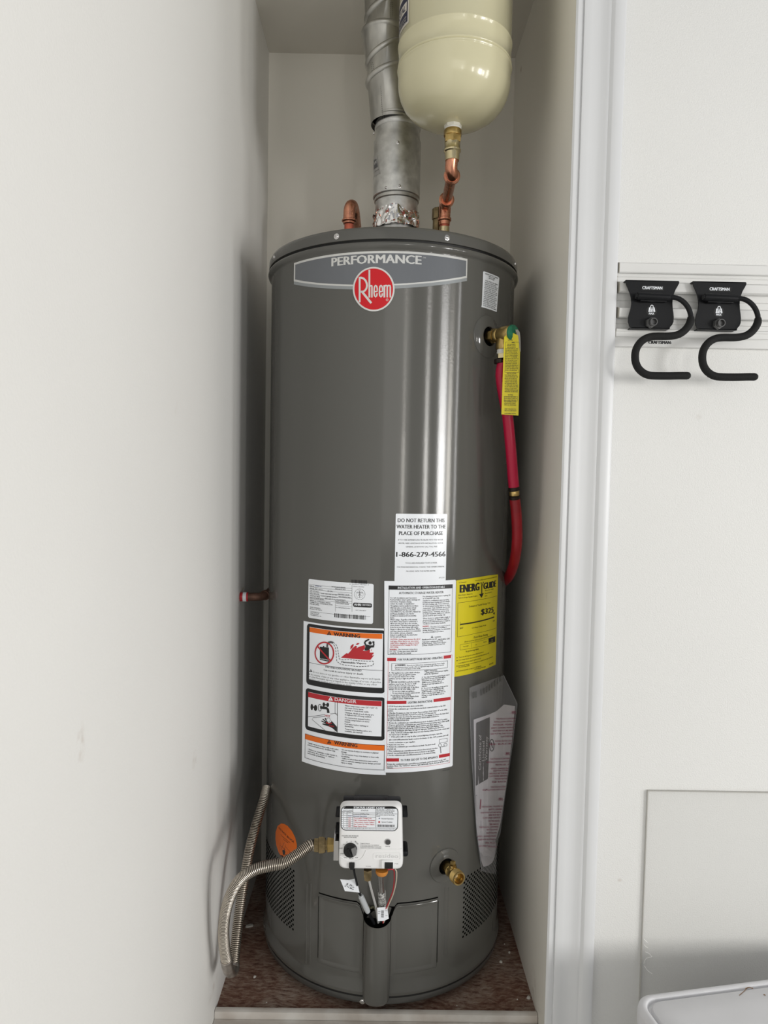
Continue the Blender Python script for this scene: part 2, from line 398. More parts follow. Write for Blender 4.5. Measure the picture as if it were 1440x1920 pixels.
class Print:
    """flat shapes on a surface, authored in coordinates of an enlarged crop: px = ox + x/s"""
    def __init__(s, surf, ox, oy, sc, dep=1.41, base=0.0003, lay=0.00014):
        s.surf, s.ox, s.oy, s.sc, s.base, s.lay = surf, ox, oy, sc, base, lay
        s.k = dep / F / sc; s.mb = []; s.mats = []
        s.v = []; s.f = []; s.m = []
    def P(s, x, y): return s.surf.inv(s.ox + x / s.sc, s.oy + y / s.sc)
    def mi(s, mt):
        if mt not in s.mats: s.mats.append(mt)
        return s.mats.index(mt)
    def raw(s, vs, fs, mt, L, n0=0):
        b = len(s.v); k = s.mi(mt); s.v += [(p[0], p[1], L + (.25 * (i // n0) if n0 else 0)) for i, p in enumerate(vs)]
        for f in fs: s.f.append([b + i for i in f]); s.m.append(k)
    def polyuv(s, pts, mt, L=1):
        tri = tessellate_polygon([[Vector((p[0], p[1], 0)) for p in pts]])
        s.raw(pts, [list(t) for t in tri], mt, L)
    def poly(s, pts, mt, L=1): s.polyuv([s.P(*p) for p in pts], mt, L)
    def corners(s, x0, y0, x1, y1):
        ym = (y0 + y1) / 2
        u0 = s.P(x0, ym)[0]; u1 = s.P(x1, ym)[0]
        return u0, u1, s.P(x0, y0)[1], s.P(x0, y1)[1]
    def rect(s, x0, y0, x1, y1, mt, L=1, rad=0):
        u0, u1, v0, v1 = s.corners(x0, y0, x1, y1)
        r = rad * s.k
        if r <= 0: pts = [(u0, v0), (u0, v1), (u1, v1), (u1, v0)]
        else:
            pts = []
            for (cx, cy, a) in ((u0 + r, v0 - r, PI / 2), (u0 + r, v1 + r, PI), (u1 - r, v1 + r, 1.5 * PI), (u1 - r, v0 - r, 0)):
                for i in range(5): pts.append((cx + r * math.cos(a + i * PI / 8), cy + r * math.sin(a + i * PI / 8)))
        s.polyuv(pts, mt, L)
    def frame(s, x0, y0, x1, y1, w, mt, L=1):
        u0, u1, v0, v1 = s.corners(x0, y0, x1, y1); w *= s.k
        for a in ((u0, u1, v0, v0 - w), (u0, u1, v1 + w, v1), (u0, u0 + w, v0, v1), (u1 - w, u1, v0, v1)):
            s.polyuv([(a[0], a[2]), (a[0], a[3]), (a[1], a[3]), (a[1], a[2])], mt, L)
    def hline(s, x0, y, x1, w, mt, L=1):
        u0, v = s.P(x0, y); u1 = s.P(x1, y)[0]; w *= s.k / 2
        s.polyuv([(u0, v + w), (u0, v - w), (u1, v - w), (u1, v + w)], mt, L)
    def stroke(s, pts, w, mt, L=1):
        q = [Vector(s.P(*p)) for p in pts]; w *= s.k / 2
        closed = (q[0] - q[-1]).length < 1e-7 and len(q) > 2
        A = []; B = []
        for i in range(len(q)):
            a = q[i - 1] if i > 0 else (q[-2] if closed else q[0]); b = q[i + 1] if i < len(q) - 1 else (q[1] if closed else q[-1])
            d = (b - a); d = d.normalized() if d.length > 0 else Vector((1, 0)); n = Vector((-d.y, d.x))
            A.append(q[i] + n * w); B.append(q[i] - n * w)
        n = len(q)
        s.raw([tuple(p) for p in A + B], [[i, i + 1, n + i + 1, n + i] for i in range(n - 1)], mt, L)
    def ellipse(s, cx, cy, rx, ry, mt, L=1, n=40):
        s.poly([(cx + rx * math.cos(2 * PI * i / n), cy + ry * math.sin(2 * PI * i / n)) for i in range(n)], mt, L)
    def ring(s, cx, cy, rx, ry, w, mt, L=1, n=40, dash=False):
        P = [(cx + rx * math.cos(2 * PI * i / n), cy + ry * math.sin(2 * PI * i / n)) for i in range(n + 1)]
        if not dash: s.stroke(P, w, mt, L)
        else:
            for i in range(0, n, 2): s.stroke(P[i:i + 2], w, mt, L)
    def text(s, t, x0, y, x1, h, mt, L=1, bold=0.0, x1y=None, rot=0.0, ital=0.0):
        """baseline starts at (x0, y), fitted to end at x1 when given; cap height h"""
        vs, fs, w = glyphs(t, bold)
        if not vs: return
        u0, v0 = s.P(x0, y); hh = h * s.k; sy = hh / CAPH
        if x1 is None: sx = sy
        else:
            u1, v1 = s.P(x1, y if x1y is None else x1y)
            if x1y is None: v1 = v0
            sx = math.hypot(u1 - u0, v1 - v0) / w; rot = math.atan2(v1 - v0, u1 - u0)
        c, n = math.cos(rot), math.sin(rot)
        s.raw([(u0 + (a * sx + ital * b * sy) * c - b * sy * n, v0 + (a * sx + ital * b * sy) * n + b * sy * c) for a, b in vs], fs, mt, L, _n0.get(id(vs), 0))
    def ctext(s, t, xc, y, h, mt, L=1, bold=0.0, wmul=1.0):
        vs, fs, w = glyphs(t, bold); u0, v0 = s.P(xc, y); sy = h * s.k / CAPH; sx = sy * wmul
        s.raw([(u0 + (a - w / 2) * sx, v0 + b * sy) for a, b in vs], fs, mt, L)
    def lines(s, rows, x0, y0, dy, h, x1, mt, L=1, bold=0.0):
        """rows: strings; each fitted proportionally: longest reaches x1"""
        bold = max(bold, 0.03); h *= 1.14
        ws = [glyphs(r, bold)[2] if r else 0 for r in rows]; mx = max(ws)
        for i, r in enumerate(rows):
            if r: s.text(r, x0, y0 + i * dy, x0 + (x1 - x0) * ws[i] / mx, h, mt, L, bold)
    def barcode(s, x0, y0, x1, y1, mt, L=1, n=34, seed=1):
        rnd = random.Random(seed); u0, u1, v0, v1 = s.corners(x0, y0, x1, y1)
        x = 0; segs = []
        for i in range(n):
            w = rnd.choice((1, 1, 2, 3)); segs.append((x, x + w)); x += w + rnd.choice((1, 1, 2))
        for a, b in segs:
            a = u0 + (u1 - u0) * a / x; b = u0 + (u1 - u0) * b / x
            s.polyuv([(a, v0), (a, v1), (b, v1), (b, v0)], mt, L)
    def alert(s, xc, yb, h, mt, mt2, L=1):
        w = h * 0.58; s.poly([(xc - w, yb), (xc + w, yb), (xc, yb - h)], mt, L)
        s.poly([(xc - h * .07, yb - h * .62), (xc + h * .07, yb - h * .62), (xc + h * .05, yb - h * .26), (xc - h * .05, yb - h * .26)], mt2, L + 1)
        s.poly([(xc - h * .06, yb - h * .18), (xc + h * .06, yb - h * .18), (xc + h * .06, yb - h * .07), (xc - h * .06, yb - h * .07)], mt2, L + 1)
    def build(s, name, parent=None, label=None):
        bm = bmesh.new(); vv = [bm.verts.new(p) for p in s.v]
        for f, k in zip(s.f, s.m):
            try:
                fc = bm.faces.new([vv[i] for i in f]); fc.material_index = k
            except ValueError: pass
        if isinstance(s.surf, Cyl):
            us = [p[0] for p in s.v]; lo, hi = min(us), max(us); st = 0.008; u = (math.floor(lo / st) + 1) * st
            while u < hi:
                g = [f for f in bm.faces if min(v.co.x for v in f.verts) < u - 1e-6 and max(v.co.x for v in f.verts) > u + 1e-6]
                if g:
                    gs = set(g); 
                    for f in g: gs.update(f.verts); gs.update(f.edges)
                    bmesh.ops.bisect_plane(bm, geom=list(gs), plane_co=(u, 0, 0), plane_no=(1, 0, 0), dist=1e-7)
                u += st
        for v in bm.verts: v.co = s.surf.fwd(v.co.x, v.co.y, s.base + s.lay * v.co.z)
        me = bpy.data.meshes.new(name); bm.to_mesh(me); bm.free()
        for mt in s.mats: me.materials.append(mt)
        # make every face look outward
        bm = bmesh.new(); bm.from_mesh(me)
        for f in bm.faces:
            c = f.calc_center_median()
            n = (Vector((c.x - s.surf.cx, c.y - s.surf.cy, 0)) if isinstance(s.surf, Cyl) else s.surf.N)
            if f.normal.dot(n) < 0: f.normal_flip()
        bm.to_mesh(me); bm.free()
        o = bpy.data.objects.new(name, me); COL.objects.link(o)
        if parent: attach(o, parent)
        if label: o['label'] = label
        return o

# ================================================================== STRUCTURE
def slab(name, lo, hi, mt):
    b = MB(); b.box(lo, hi, mt); o = b.build(name, smooth=0); o['kind'] = 'structure'; return o
GF = -0.45          # garage floor below the raised closet platform
o = slab('wall_left', (XL - 0.1, -1.2, GF), (XL, YB + 0.1, 2.75), M_left)
slab('wall_back', (XL, YB, -0.02), (XR + 0.1, YB + 0.1, ZC + 0.1), M_closet)
slab('wall_right', (XR, YF + 0.001, GF), (XR + 0.1, YB, ZC + 0.1), M_closet)
slab('ceiling', (XL, YF + 0.03, ZC), (XR, YB, ZC + 0.1), M_ceil)
slab('floor', (XL, YF + 0.0635, -0.03), (XR, YB, 0.0), M_floor)
# front wall right of the closet, with header above the opening
b = MB(); b.box((XR + 0.1, YF, GF), (2.4, YF + 0.1, 2.75), M_front); b.box((XR, YF, GF), (XR + 0.1, YF + 0.001, 2.75), M_front)
b.box((XL, YF, ZC + 0.10), (XR + 0.1, YF + 0.03, 2.75), M_front)
o = b.build('wall_front', smooth=0); o['kind'] = 'structure'
slab('floor_garage', (XL, -1.2, GF - 0.05), (2.4, YF, GF), mat('garage_concrete', (0.42, 0.41, 0.39), 0.7, var=0.2, vscale=5, bump=0.2, bscale=60))
bpy.data.objects['floor_garage'].name = 'floor.001'
# platform front below the sill
slab('wall_platform', (XL, YF - 0.02, GF), (XR, YF + 0.063, -0.045), M_front)

# door casing on the right jamb: extruded moulding profile (runs the full height)
prof_px = [(1045, 0), (1045, 7), (1049, 9.5), (1057.5, 9.5), (1059.5, 8.0), (1061, 12.5), (1066, 13.5), (1076, 11.5), (1086, 10.8), (1096, 12), (1104, 15), (1108.5, 16.5), (1110, 16.2), (1116, 20.5), (1118, 21.5), (1134, 21.5), (1137.5, 19), (1137.5, 0)]
pp = []
for px, h in prof_px:
    x = at(px, 1000, YF - h / 1000).x; pp.append((x, h / 1000))
x0 = pp[0][0]; x1 = pp[-1][0]
pp = [(XR + (x - x0) / (x1 - x0) * (XO - XR), h) for x, h in pp]
b = MB(); b.prism(pp, lambda u, v, d: Vector((u, YF - v, d)), GF, 2.5, M_trim)
o = b.build('trim_1', smooth=35); o['kind'] = 'structure'
# caulk line along the outer edge
# sill boards across the opening
b = MB(); b.prism([(YF + 0.063, -0.03), (YF + 0.063, 0.008), (YF + 0.056, 0.0085), (YF + 0.0515, 0.0065), (YF + 0.050, 0.001), (YF + 0.050, -0.03)],
                  lambda u, v, d: Vector((d, u, v)), XL + 0.001, XR - 0.001, M_sill)
o = b.build('trim_2', smooth=30); o['kind'] = 'structure'
b = MB(); b.prism([(YF + 0.0485, -0.045), (YF + 0.0485, -0.007), (YF - 0.055, -0.008), (YF - 0.060, -0.013), (YF - 0.060, -0.045)],
                  lambda u, v, d: Vector((d, u, v)), XL + 0.001, XR - 0.002, M_sill)
o = b.build('trim_3', smooth=30); o['kind'] = 'structure'

# ================================================================== WATER HEATER
heater = thing('water_heater', (TX, TY, 0.0), 'tall grey cylindrical gas water heater covered in labels, standing inside the closet', 'water heater')
C0 = (TX, TY, 0)
R = TR
b = MB()   # outer jacket
zs = 1.556
prof = [(R - .004, 0.040), (R + .004, 0.0405), (R + .0055, 0.043), (R + .005, 0.049), (R + .001, 0.062), (R, 0.074)]
prof += [(R, z) for z in (0.4, 0.8, 1.2, 1.547)] + [(R + .0003, 1.5480), (R + .003, 1.5505), (R + .0068, 1.5535), (R + .0082, 1.5575), (R + .0072, 1.5612), (R + .004, 1.563)]
b.lathe(prof, C0, mt=M_gray, seg=160, cap=False)
jacket = b.build('jacket', heater, smooth=50)
b = MB(); b.lathe([(R - .004, 1.556), (R + .001, 1.563), (R + .001, 1.569), (R - .004, 1.569)], C0, mt=M_black, seg=128, cap=False)
b.build('seam_gasket', heater)
b = MB()   # top cap
b.lathe([(R - .002, 1.5675), (R + .006, 1.5675), (R + .0062, 1.571), (R + .0055, 1.584), (R + .002, 1.591), (R - .006, 1.5945), (R - .02, 1.5925), (R - .03, 1.588), (0, 1.589)], C0, mt=M_gray, seg=160, cap=False)
b.build('top_cap', heater, smooth=50)
b = MB()   # base pan
b.lathe([(R - .034, 0.0), (R - .016, 0.010), (R + .001, 0.022), (R + .0035, 0.033), (R + .003, 0.0365), (R - .008, 0.0375)], C0, mt=M_gray2, seg=160)
b.build('base_pan', heater, smooth=50)
b = MB(); b.lathe([(R - .006, 0.0362), (R + .0036, 0.0366), (R + .0042, 0.0385), (R + .0040, 0.0398), (R - .006, 0.0402)], C0, mt=M_black, seg=128, cap=False)
b.build('base_seam', heater)
def screw(p, n, parent, r=0.0042, name='screw'):
    p = Vector(p); n = Vector(n).normalized(); b = MB()
    b.lathe([(r * 1.35, 0), (r * 1.35, .0006), (r, .0009), (r * .95, .002), (r * .6, .0030), (0, .0032)], p, n, M_steel, 16)
    e1 = Vector((0, 0, 1)); e2 = n.cross(e1)
    for e, g in ((e1, e2), (e2, e1)):
        q = p + n * .0031; vs = [q + e * r * .55 + g * r * .13, q + e * r * .55 - g * r * .13, q - e * r * .55 - g * r * .13, q - e * r * .55 + g * r * .13]
        b.add(vs, [[0, 1, 2, 3]], M_black)
    return b.build(name, parent)
capS = Cyl(TX, TY, R + .0058)
for px, py in ((631, 447), (838, 450.5), (514, 490), (966, 494)):
    u, v = capS.inv(px, py); v = 1.5775
    p = capS.fwd(u, v, 0); screw(p, (p.x - TX, p.y - TY, 0), heater)
u, v = Cyl(TX, TY, R + .001).inv(679, 1884); p = Cyl(TX, TY, R + .001).fwd(u, 0.026, 0); screw(p, (p.x - TX, p.y - TY, 0), heater, .0045)

# ---- vent perforations
def perf(x0, x1, y_lo_at, y_hi_at, xref, name):
    """perforated air intake: dark punched holes in staggered rows"""
    u0 = TANK.inv(x0, 1680)[0]; u1 = TANK.inv(x1, 1680)[0]
    zb = TANK.inv(xref, y_lo_at)[1]; zt = TANK.inv(xref, y_hi_at)[1]
    b = MB(); dz = 0.0108; du = 0.0108; n = 0
    j = 0; z = zb
    while z < zt:
        u = u0 + (du / 2 if j % 2 else 0)
        while u < u1:
            c = [(u + .0027 * math.cos(k * PI / 4 + .39), z + .0026 * math.sin(k * PI / 4 + .39)) for k in range(8)]
            b.add([TANK.fwd(p[0], p[1], .00025) for p in c], [list(range(8))], M_hole)
            u += du
        z += dz / 2 * 1.0; j += 1
    o = b.build(name, heater, smooth=0); o['kind'] = 'stuff'; o['label'] = 'staggered rows of small dark punched air holes'
perf(489, 552, 1742, 1630, 549, 'air_intake_holes')
perf(870, 945, 1754, 1642, 872, 'air_intake_holes')
# ---- vertical stamped ribs
for px, ya, yb_ in ((575.5, 1656, 1808), (583, 1656, 1808), (834, 1664, 1790), (841, 1664, 1790)):
    u, za = TANK.inv(px, ya); _, zb = TANK.inv(px, yb_)
    b = MB(); b.tube([TANK.fwd(u, za, -.0006), TANK.fwd(u, zb, -.0006)], .0016, M_gray, 10); b.build('stamped_rib', heater)

# ---- access door with half round channel
door = MB()
uc0, _ = TANK.inv(681, 1780); uc1, _ = TANK.inv(732, 1780); uc = (uc0 + uc1) / 2; rch = (uc1 - uc0) / 2
ul = TANK.inv(597, 1740)[0]; ur = TANK.inv(820, 1740)[0]
zt_d = TANK.inv(601, 1676)[1]; zb_d = 0.05
def dprof(u):
    """outward height of the door sheet over the tank surface"""
    d = abs(u - uc)
    base = .0018
    if d < rch: return base + math.sqrt(max(rch * rch - d * d, 0)) * 1.15
    if d < rch + .008: t = (rch + .008 - d) / .008; return base + .0035 * t * t
    return base
us = [ul, ul + .004]
k = ul + .008
while k < uc - rch - .008: us.append(k); k += .007
us += [uc - rch - .008 + i * .002 for i in range(4)]
us += [uc - rch * math.cos(PI * i / 24) for i in range(25)]
us += [uc + rch + .002 * i for i in range(1, 5)]
k = uc + rch + .012
while k < ur - .006: us.append(k); k += .007
us += [ur - .004, ur]
zpan = TANK.inv(601, 1806)[1]
def ztop(u):
    d = abs(u - uc)
    if d < rch + .001:
        return zt_d - .024 - .006 * math.sqrt(max(0, 1 - (d / (rch + .001)) ** 2))
    return zt_d - .022 * math.exp(-((d - rch - .001) / .006) ** 2)
# channel (runs to the base), one sheet
rows = []
def sheet(ulist, zf_top, zf_bot, hf, n=14, thick=.0012, mt=M_gray):
    vs = []; fs = []; m = len(ulist)
    for j in range(n + 1):
        for u in ulist:
            zt, zb = zf_top(u), zf_bot(u); z = zt + (zb - zt) * j / n
            vs.append(TANK.fwd(u, z, hf(u, z, j / n)))
    for j in range(n):
        for i in range(m - 1): fs.append([j * m + i, j * m + i + 1, (j + 1) * m + i + 1, (j + 1) * m + i])
    return vs, fs
# panel field left and right of the channel, slightly raised rim with sunk centre
def hfield(u, z, t):
    d = min(u - ul, ur - u, zt_d - z, z - zpan)
    h = .0022 if d > .0005 else .0
    if d > .009 and abs(u - uc) > rch + .006: h = .0010
    return max(h, dprof(u)) if abs(u - uc) < rch + .010 else h
left = [u for u in us if u <= uc - rch + 1e-6]; right = [u for u in us if u >= uc + rch - 1e-6]
panel = MB()
for lst in (left, right):
    fine = []
    for a, c in zip(lst, lst[1:]): fine += [a, (a + c) / 2]
    fine.append(lst[-1])
    vs, fs = sheet(fine, lambda u: ztop(u), lambda u: zpan, hfield, n=60)
    panel.add(vs, fs, M_gray)
# edge slits
for u in (ul - .0008, ur + .0002):
    za = zt_d - .006; zb = zpan + .010
    panel.add([TANK.fwd(u, za, .0004), TANK.fwd(u + .0011, za, .0004), TANK.fwd(u + .0011, zb, .0004), TANK.fwd(u, zb, .0004)], [[0, 1, 2, 3]], M_hole)
# thin dark slit under the top lip
for lst in (left, right):
    for a, c in zip(lst, lst[1:]):
        panel.add([TANK.fwd(a, ztop(a) + .0026, .0002), TANK.fwd(c, ztop(c) + .0026, .0002), TANK.fwd(c, ztop(c) - .0002, .0002), TANK.fwd(a, ztop(a) - .0002, .0002)], [[0, 1, 2, 3]], M_hole)
access = panel.build('access_door', heater, smooth=35)
# curved top lip with a bright bevel
for lst, sgn in ((left[1:-4], -1), (right[4:-1], 1)):
    b = MB(); b.tube([TANK.fwd(u, ztop(u) - .004, .0022) for u in lst], .0019, M_gray, 8); b.build('door_lip', access)
ch = MB()
arc = [(-math.cos(PI * i / 28), math.sin(PI * i / 28)) for i in range(29)]
zlip = zt_d - .020
def chp(c, s_, z, grow=0.0):
    rr = rch * grow + rch
    return TANK.fwd(uc + c * rch * (1 + grow * .4), z, .0008 + s_ * rr * 0.95)
levels = [(zlip + .0, .09), (zlip - .0015, .05), (zlip - .006, 0), (0.45 * zlip, 0), (.052, -.02), (.040, -.05), (.034, -.12), (.030, -.35)]
vs = []; fs = []; m_ = len(arc)
for j, (z, gz) in enumerate(levels):
    for (c, s_) in arc:
        dz = -.012 * s_ if j < 3 else (0)
        vs.append(chp(c, s_, z + dz, gz))
for j in range(len(levels) - 1):
    for i in range(m_ - 1): fs.append([j * m_ + i, j * m_ + i + 1, (j + 1) * m_ + i + 1, (j + 1) * m_ + i])
ch.add(vs, fs, M_gray)
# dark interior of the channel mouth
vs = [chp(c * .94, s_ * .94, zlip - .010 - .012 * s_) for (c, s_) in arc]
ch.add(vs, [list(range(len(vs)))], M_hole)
chan = ch.build('wiring_channel', access, smooth=50)
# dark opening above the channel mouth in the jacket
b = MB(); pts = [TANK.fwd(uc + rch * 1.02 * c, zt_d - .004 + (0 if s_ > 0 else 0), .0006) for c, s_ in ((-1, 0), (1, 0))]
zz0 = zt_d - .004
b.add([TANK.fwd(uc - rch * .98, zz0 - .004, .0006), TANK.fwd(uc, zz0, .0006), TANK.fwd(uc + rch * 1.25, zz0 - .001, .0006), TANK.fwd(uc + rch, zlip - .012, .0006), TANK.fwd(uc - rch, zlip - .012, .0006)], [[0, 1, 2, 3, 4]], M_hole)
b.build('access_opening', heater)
# crumpled insulation peeping out of the opening
b = MB()
pts = [TANK.fwd(uc + rch * (-.7 + .1 * i), zt_d - .006 + .002 * math.sin(i * 2.1), .003 + .001 * math.sin(i * 3)) for i in range(12)]
b.tube(pts, [.0022 + .0006 * math.sin(i * 2.7) for i in range(12)], mat('yellow_insulation', (0.20, 0.19, 0.12), 0.9), 8)
b.build('insulation_edge', heater)

# ---- escutcheons
def escutcheon(px, py, rpx, hole_r, name, mt, clear=False):
    u, v = TANK.inv(px, py); c = TANK.fwd(u, v, 0); n = Vector((c.x - TX, c.y - TY, 0)).normalized()
    t = Vector((-n.y, n.x, 0))
    r = rpx
    b = MB(); N = 48
    ringr = [(r, .0004), (r * .97, .0022), (r * .6, .0042), (hole_r * 1.12, .0058), (hole_r, .0052), (hole_r, .0005)]
    vs = []; fs = []
    for rr, h in ringr:
        for i in range(N):
            a = 2 * PI * i / N; vs.append(TANK.fwd(u + rr * math.cos(a), v + rr * math.sin(a), h))
    for j in range(len(ringr) - 1):
        for i in range(N):
            k = (i + 1) % N; fs.append([j * N + i, j * N + k, (j + 1) * N + k, (j + 1) * N + i])
    b.add(vs, fs, mt)
    b.add([TANK.fwd(u + hole_r * math.cos(2 * PI * i / N), v + hole_r * math.sin(2 * PI * i / N), .0006) for i in range(N)], [list(range(N))], M_hole)
    return b.build(name, heater, smooth=50), c, n, t
esc1, c1, n1, t1 = escutcheon(914.5, 631.5, .0435, .020, 'escutcheon', M_gray)
esc2, c2, n2, t2 = escutcheon(834.5, 1622.5, .0365, .017, 'escutcheon', M_gray)

# ---- drain valve
dv = thing('drain_valve', c2, 'brass drain valve at the foot of the heater, open threaded outlet facing out', 'valve')
drain = dv
d = (at(860, 1647, 1.375) - at(842, 1629, 1.43)).normalized()
o0 = c2 + n2 * .001
oend = at(861, 1648, c2.y - .052)
d = (oend - o0).normalized(); L = (oend - o0).length
b = MB(); b.lathe([(.0105, 0), (.0105, L * .35), (.0120, L * .36), (.0125, L * .40), (.0115, L * .42), (.0110, L * .62), (.0135, L * .68), (.0135, L * .74)], o0, d, M_brass, 40)
b.build('valve_body', dv)
b = MB(); prof = [(.0132, L * .72)]
h = L * .74
while h < L * .96: prof += [(.0142, h), (.0132, h + .0011)]; h += .0022
prof += [(.0138, L * .97), (.0134, L), (.0108, L), (.0102, L - .0015), (.0100, L - .016), (0.0001, L - .017)]
b.lathe(prof, o0, d, M_brass, 40, cap=False); b.build('threaded_outlet', dv)
b = MB(); b.lathe([(.0001, L - .0125), (.0045, L - .0125), (.0052, L - .016)], o0, d, M_steel, 6, cap=False); b.build('valve_seat', dv)
up = (Vector((0, 0, 1)) - d * d.z).normalized()
b = MB(); q = o0 + d * L * .55
b.lathe([(.0085, 0), (.0085, .012), (.0068, .013), (.0068, .0165)], q, up, M_brass, 24)
b.lathe([(.0052, .016), (.0052, .024), (.0042, .0245)], q, up, M_brass, 4); b.build('valve_stem', dv)

# ================================================================== PRINTS ON THE TANK
def LP(ox, oy, sc, dep=1.41, surf=TANK): return Print(surf, ox, oy, sc, dep)
# ---- name banner and round badge
p = LP(500, 440, 2.88)
def arcpts(x0, x1, yt, yl, bulge, n=24):
    """constant-height top and a sagging bottom in surface coordinates"""
    uL = p.P(x0, (yt + yl) / 2)[0]; uR = p.P(x1, (yt + yl) / 2)[0]; vt = p.P(x0, yt)[1] - .0038; vb = p.P(x0, yl)[1]
    top = [(uL + (uR - uL) * i / n, vt) for i in range(n + 1)]
    bot = [(uR + (uL - uR) * i / n, vb - bulge * (1 - (2 * i / n - 1) ** 2)) for i in range(n + 1)]
    return top + bot
p.polyuv(arcpts(148, 1082, 150, 268, .030), M_silver2, 0)
p.polyuv(arcpts(148, 1082, 144, 252, .030), M_silver, 1)
p.polyuv(arcpts(155, 1076, 153, 242, .030), M_slate, 2)
p.text('PERFORMANCE', 350, 172, 836, 44, M_silver, 3, bold=0.04)
p.text('TM', 842, 128, 858, 7, M_silver, 3)
p.build('name_banner', heater, 'slate grey name banner with silver outline and lettering')
p = LP(655, 495, 15.16); 
p.ellipse(695, 718, 592, 632, M_silver, 6, 64)
p.ellipse(695, 718, 545, 585, M_red, 7, 64)
w = 54
p.stroke([(298, 370), (298, 1095)], w, M_silver, 8)
p.stroke([(275, 398), (340, 394), (410, 418), (468, 480), (500, 560), (506, 630), (490, 700), (450, 760), (395, 792), (330, 790)], w, M_silver, 8)
p.stroke([(355, 778), (420, 860), (628, 1118)], 62, M_silver, 8)
p.stroke([(573, 170), (573, 957)], 50, M_silver, 8)
p.stroke([(590, 640), (615, 618), (640, 622), (646, 660), (644, 957)], 42, M_silver, 8)
for ex in (750, 900):
    p.stroke([(ex - 30, 790), (ex + 42, 785), (ex + 44, 700), (ex + 30, 640), (ex, 612), (ex - 28, 640), (ex - 42, 720), (ex - 44, 830), (ex - 32, 910), (ex, 943), (ex + 30, 910), (ex + 42, 840)], 40, M_silver, 8)
p.stroke([(996, 605), (996, 955)], 50, M_silver, 8)
p.stroke([(1010, 640), (1040, 612), (1072, 618), (1078, 660), (1078, 955)], 42, M_silver, 8)
p.stroke([(1090, 640), (1120, 612), (1155, 618), (1164, 660), (1164, 955)], 42, M_silver, 8)
p.ring(1076, 1023, 30, 30, 10, M_silver, 8, 20); p.text('R', 1066, 1037, 1088, 26, M_silver, 8)
p.build('round_badge', heater, 'round red badge with a silver ring and script-like name')

# ---- small notice top right
p = LP(860, 490, 6.19, 1.45)
p.poly([(290, 115), (460, 182), (470, 195), (440, 588), (262, 530), (268, 500), (283, 125)], M_white, 0)
rows = [("SHIPPING NOTICE - HANDLE", 303, 150, 455, 9), ("WITH CARE", 345, 183, 422, 8), ("IMPORTANT", 348, 203, 412, 8)]
for t, a, y, c, h in rows: p.text(t, a, y, c, h * 1.7, M_ink, 1, 0.02, x1y=y + (c - a) * .37)
body = ["THIS UNIT HAS BEEN", "FACTORY TESTED AND", "INSPECTED. DO NOT DROP", "OR STORE OUTDOORS.", "KEEP UPRIGHT AND DRY", "AT ALL TIMES. CHECK FOR", "DAMAGE BEFORE USE AND", "REPORT ANY DAMAGE TO", "THE CARRIER AT ONCE.", "READ THE MANUAL BEFORE", "INSTALLING THIS WATER", "HEATER. INSTALLATION", "MUST MEET LOCAL CODES.", "SAVE THESE PAPERS", "FOR FUTURE USE."]
for i, t in enumerate(body):
    y = 228 + i * 20.5; a = 303 - i * 1.6; c = 450 - i * 1.2 - (15 if i % 3 == 1 else 0)
    p.text(t, a, y, c, 12.5, M_ink, 1, 0.025, x1y=y + (c - a) * .36)
p.text("REV 02", 402, 560, 435, 10, M_ink, 1, 0.02, x1y=570)
p.build('shipping_notice', heater, 'small white notice with fine black text, upper right')

# ---- do not return notice
p = LP(560, 950, 3.6)
p.rect(651, 47, 997, 505, M_white, 0, 6)
B = 0.03
p.text("DO NOT RETURN THIS", 668, 104, 984, 25, M_ink, 1, B)
p.text("WATER HEATER TO THE", 660, 147, 991, 25, M_ink, 1, B)
p.text("PLACE OF PURCHASE", 676, 191, 972, 25, M_ink, 1, B)
p.text("IF YOU ARE EXPERIENCING PROBLEMS WITH THIS WATER", 672, 228, 974, 9, M_ink, 1, 0.01)
p.text("HEATER, NEED ASSISTANCE WITH INSTALLATION, OR FOR", 672, 251, 974, 9, M_ink, 1, 0.01)
p.text("GENERAL QUESTIONS CALL TOLL FREE", 722, 275, 935, 9, M_ink, 1, 0.01)
p.text("1-866-279-4566", 657, 338, 991, 33, M_ink, 1, 0.034)
p.text("TOOLS ARE AVAILABLE 7 DAYS A WEEK", 720, 385, 934, 9, M_ink, 1, 0.01)
p.text("FOR MORE INFORMATION, CONSULT THE OWNER'S MANUAL", 664, 412, 983, 9, M_ink, 1, 0.01)
p.text("PROVIDED WITH THE WATER HEATER", 726, 440, 922, 9, M_ink, 1, 0.01)
p.text("AP12759", 945, 484, 983, 9, M_ink2, 1)
p.build('return_notice', heater, 'white notice with large black wording and phone number')

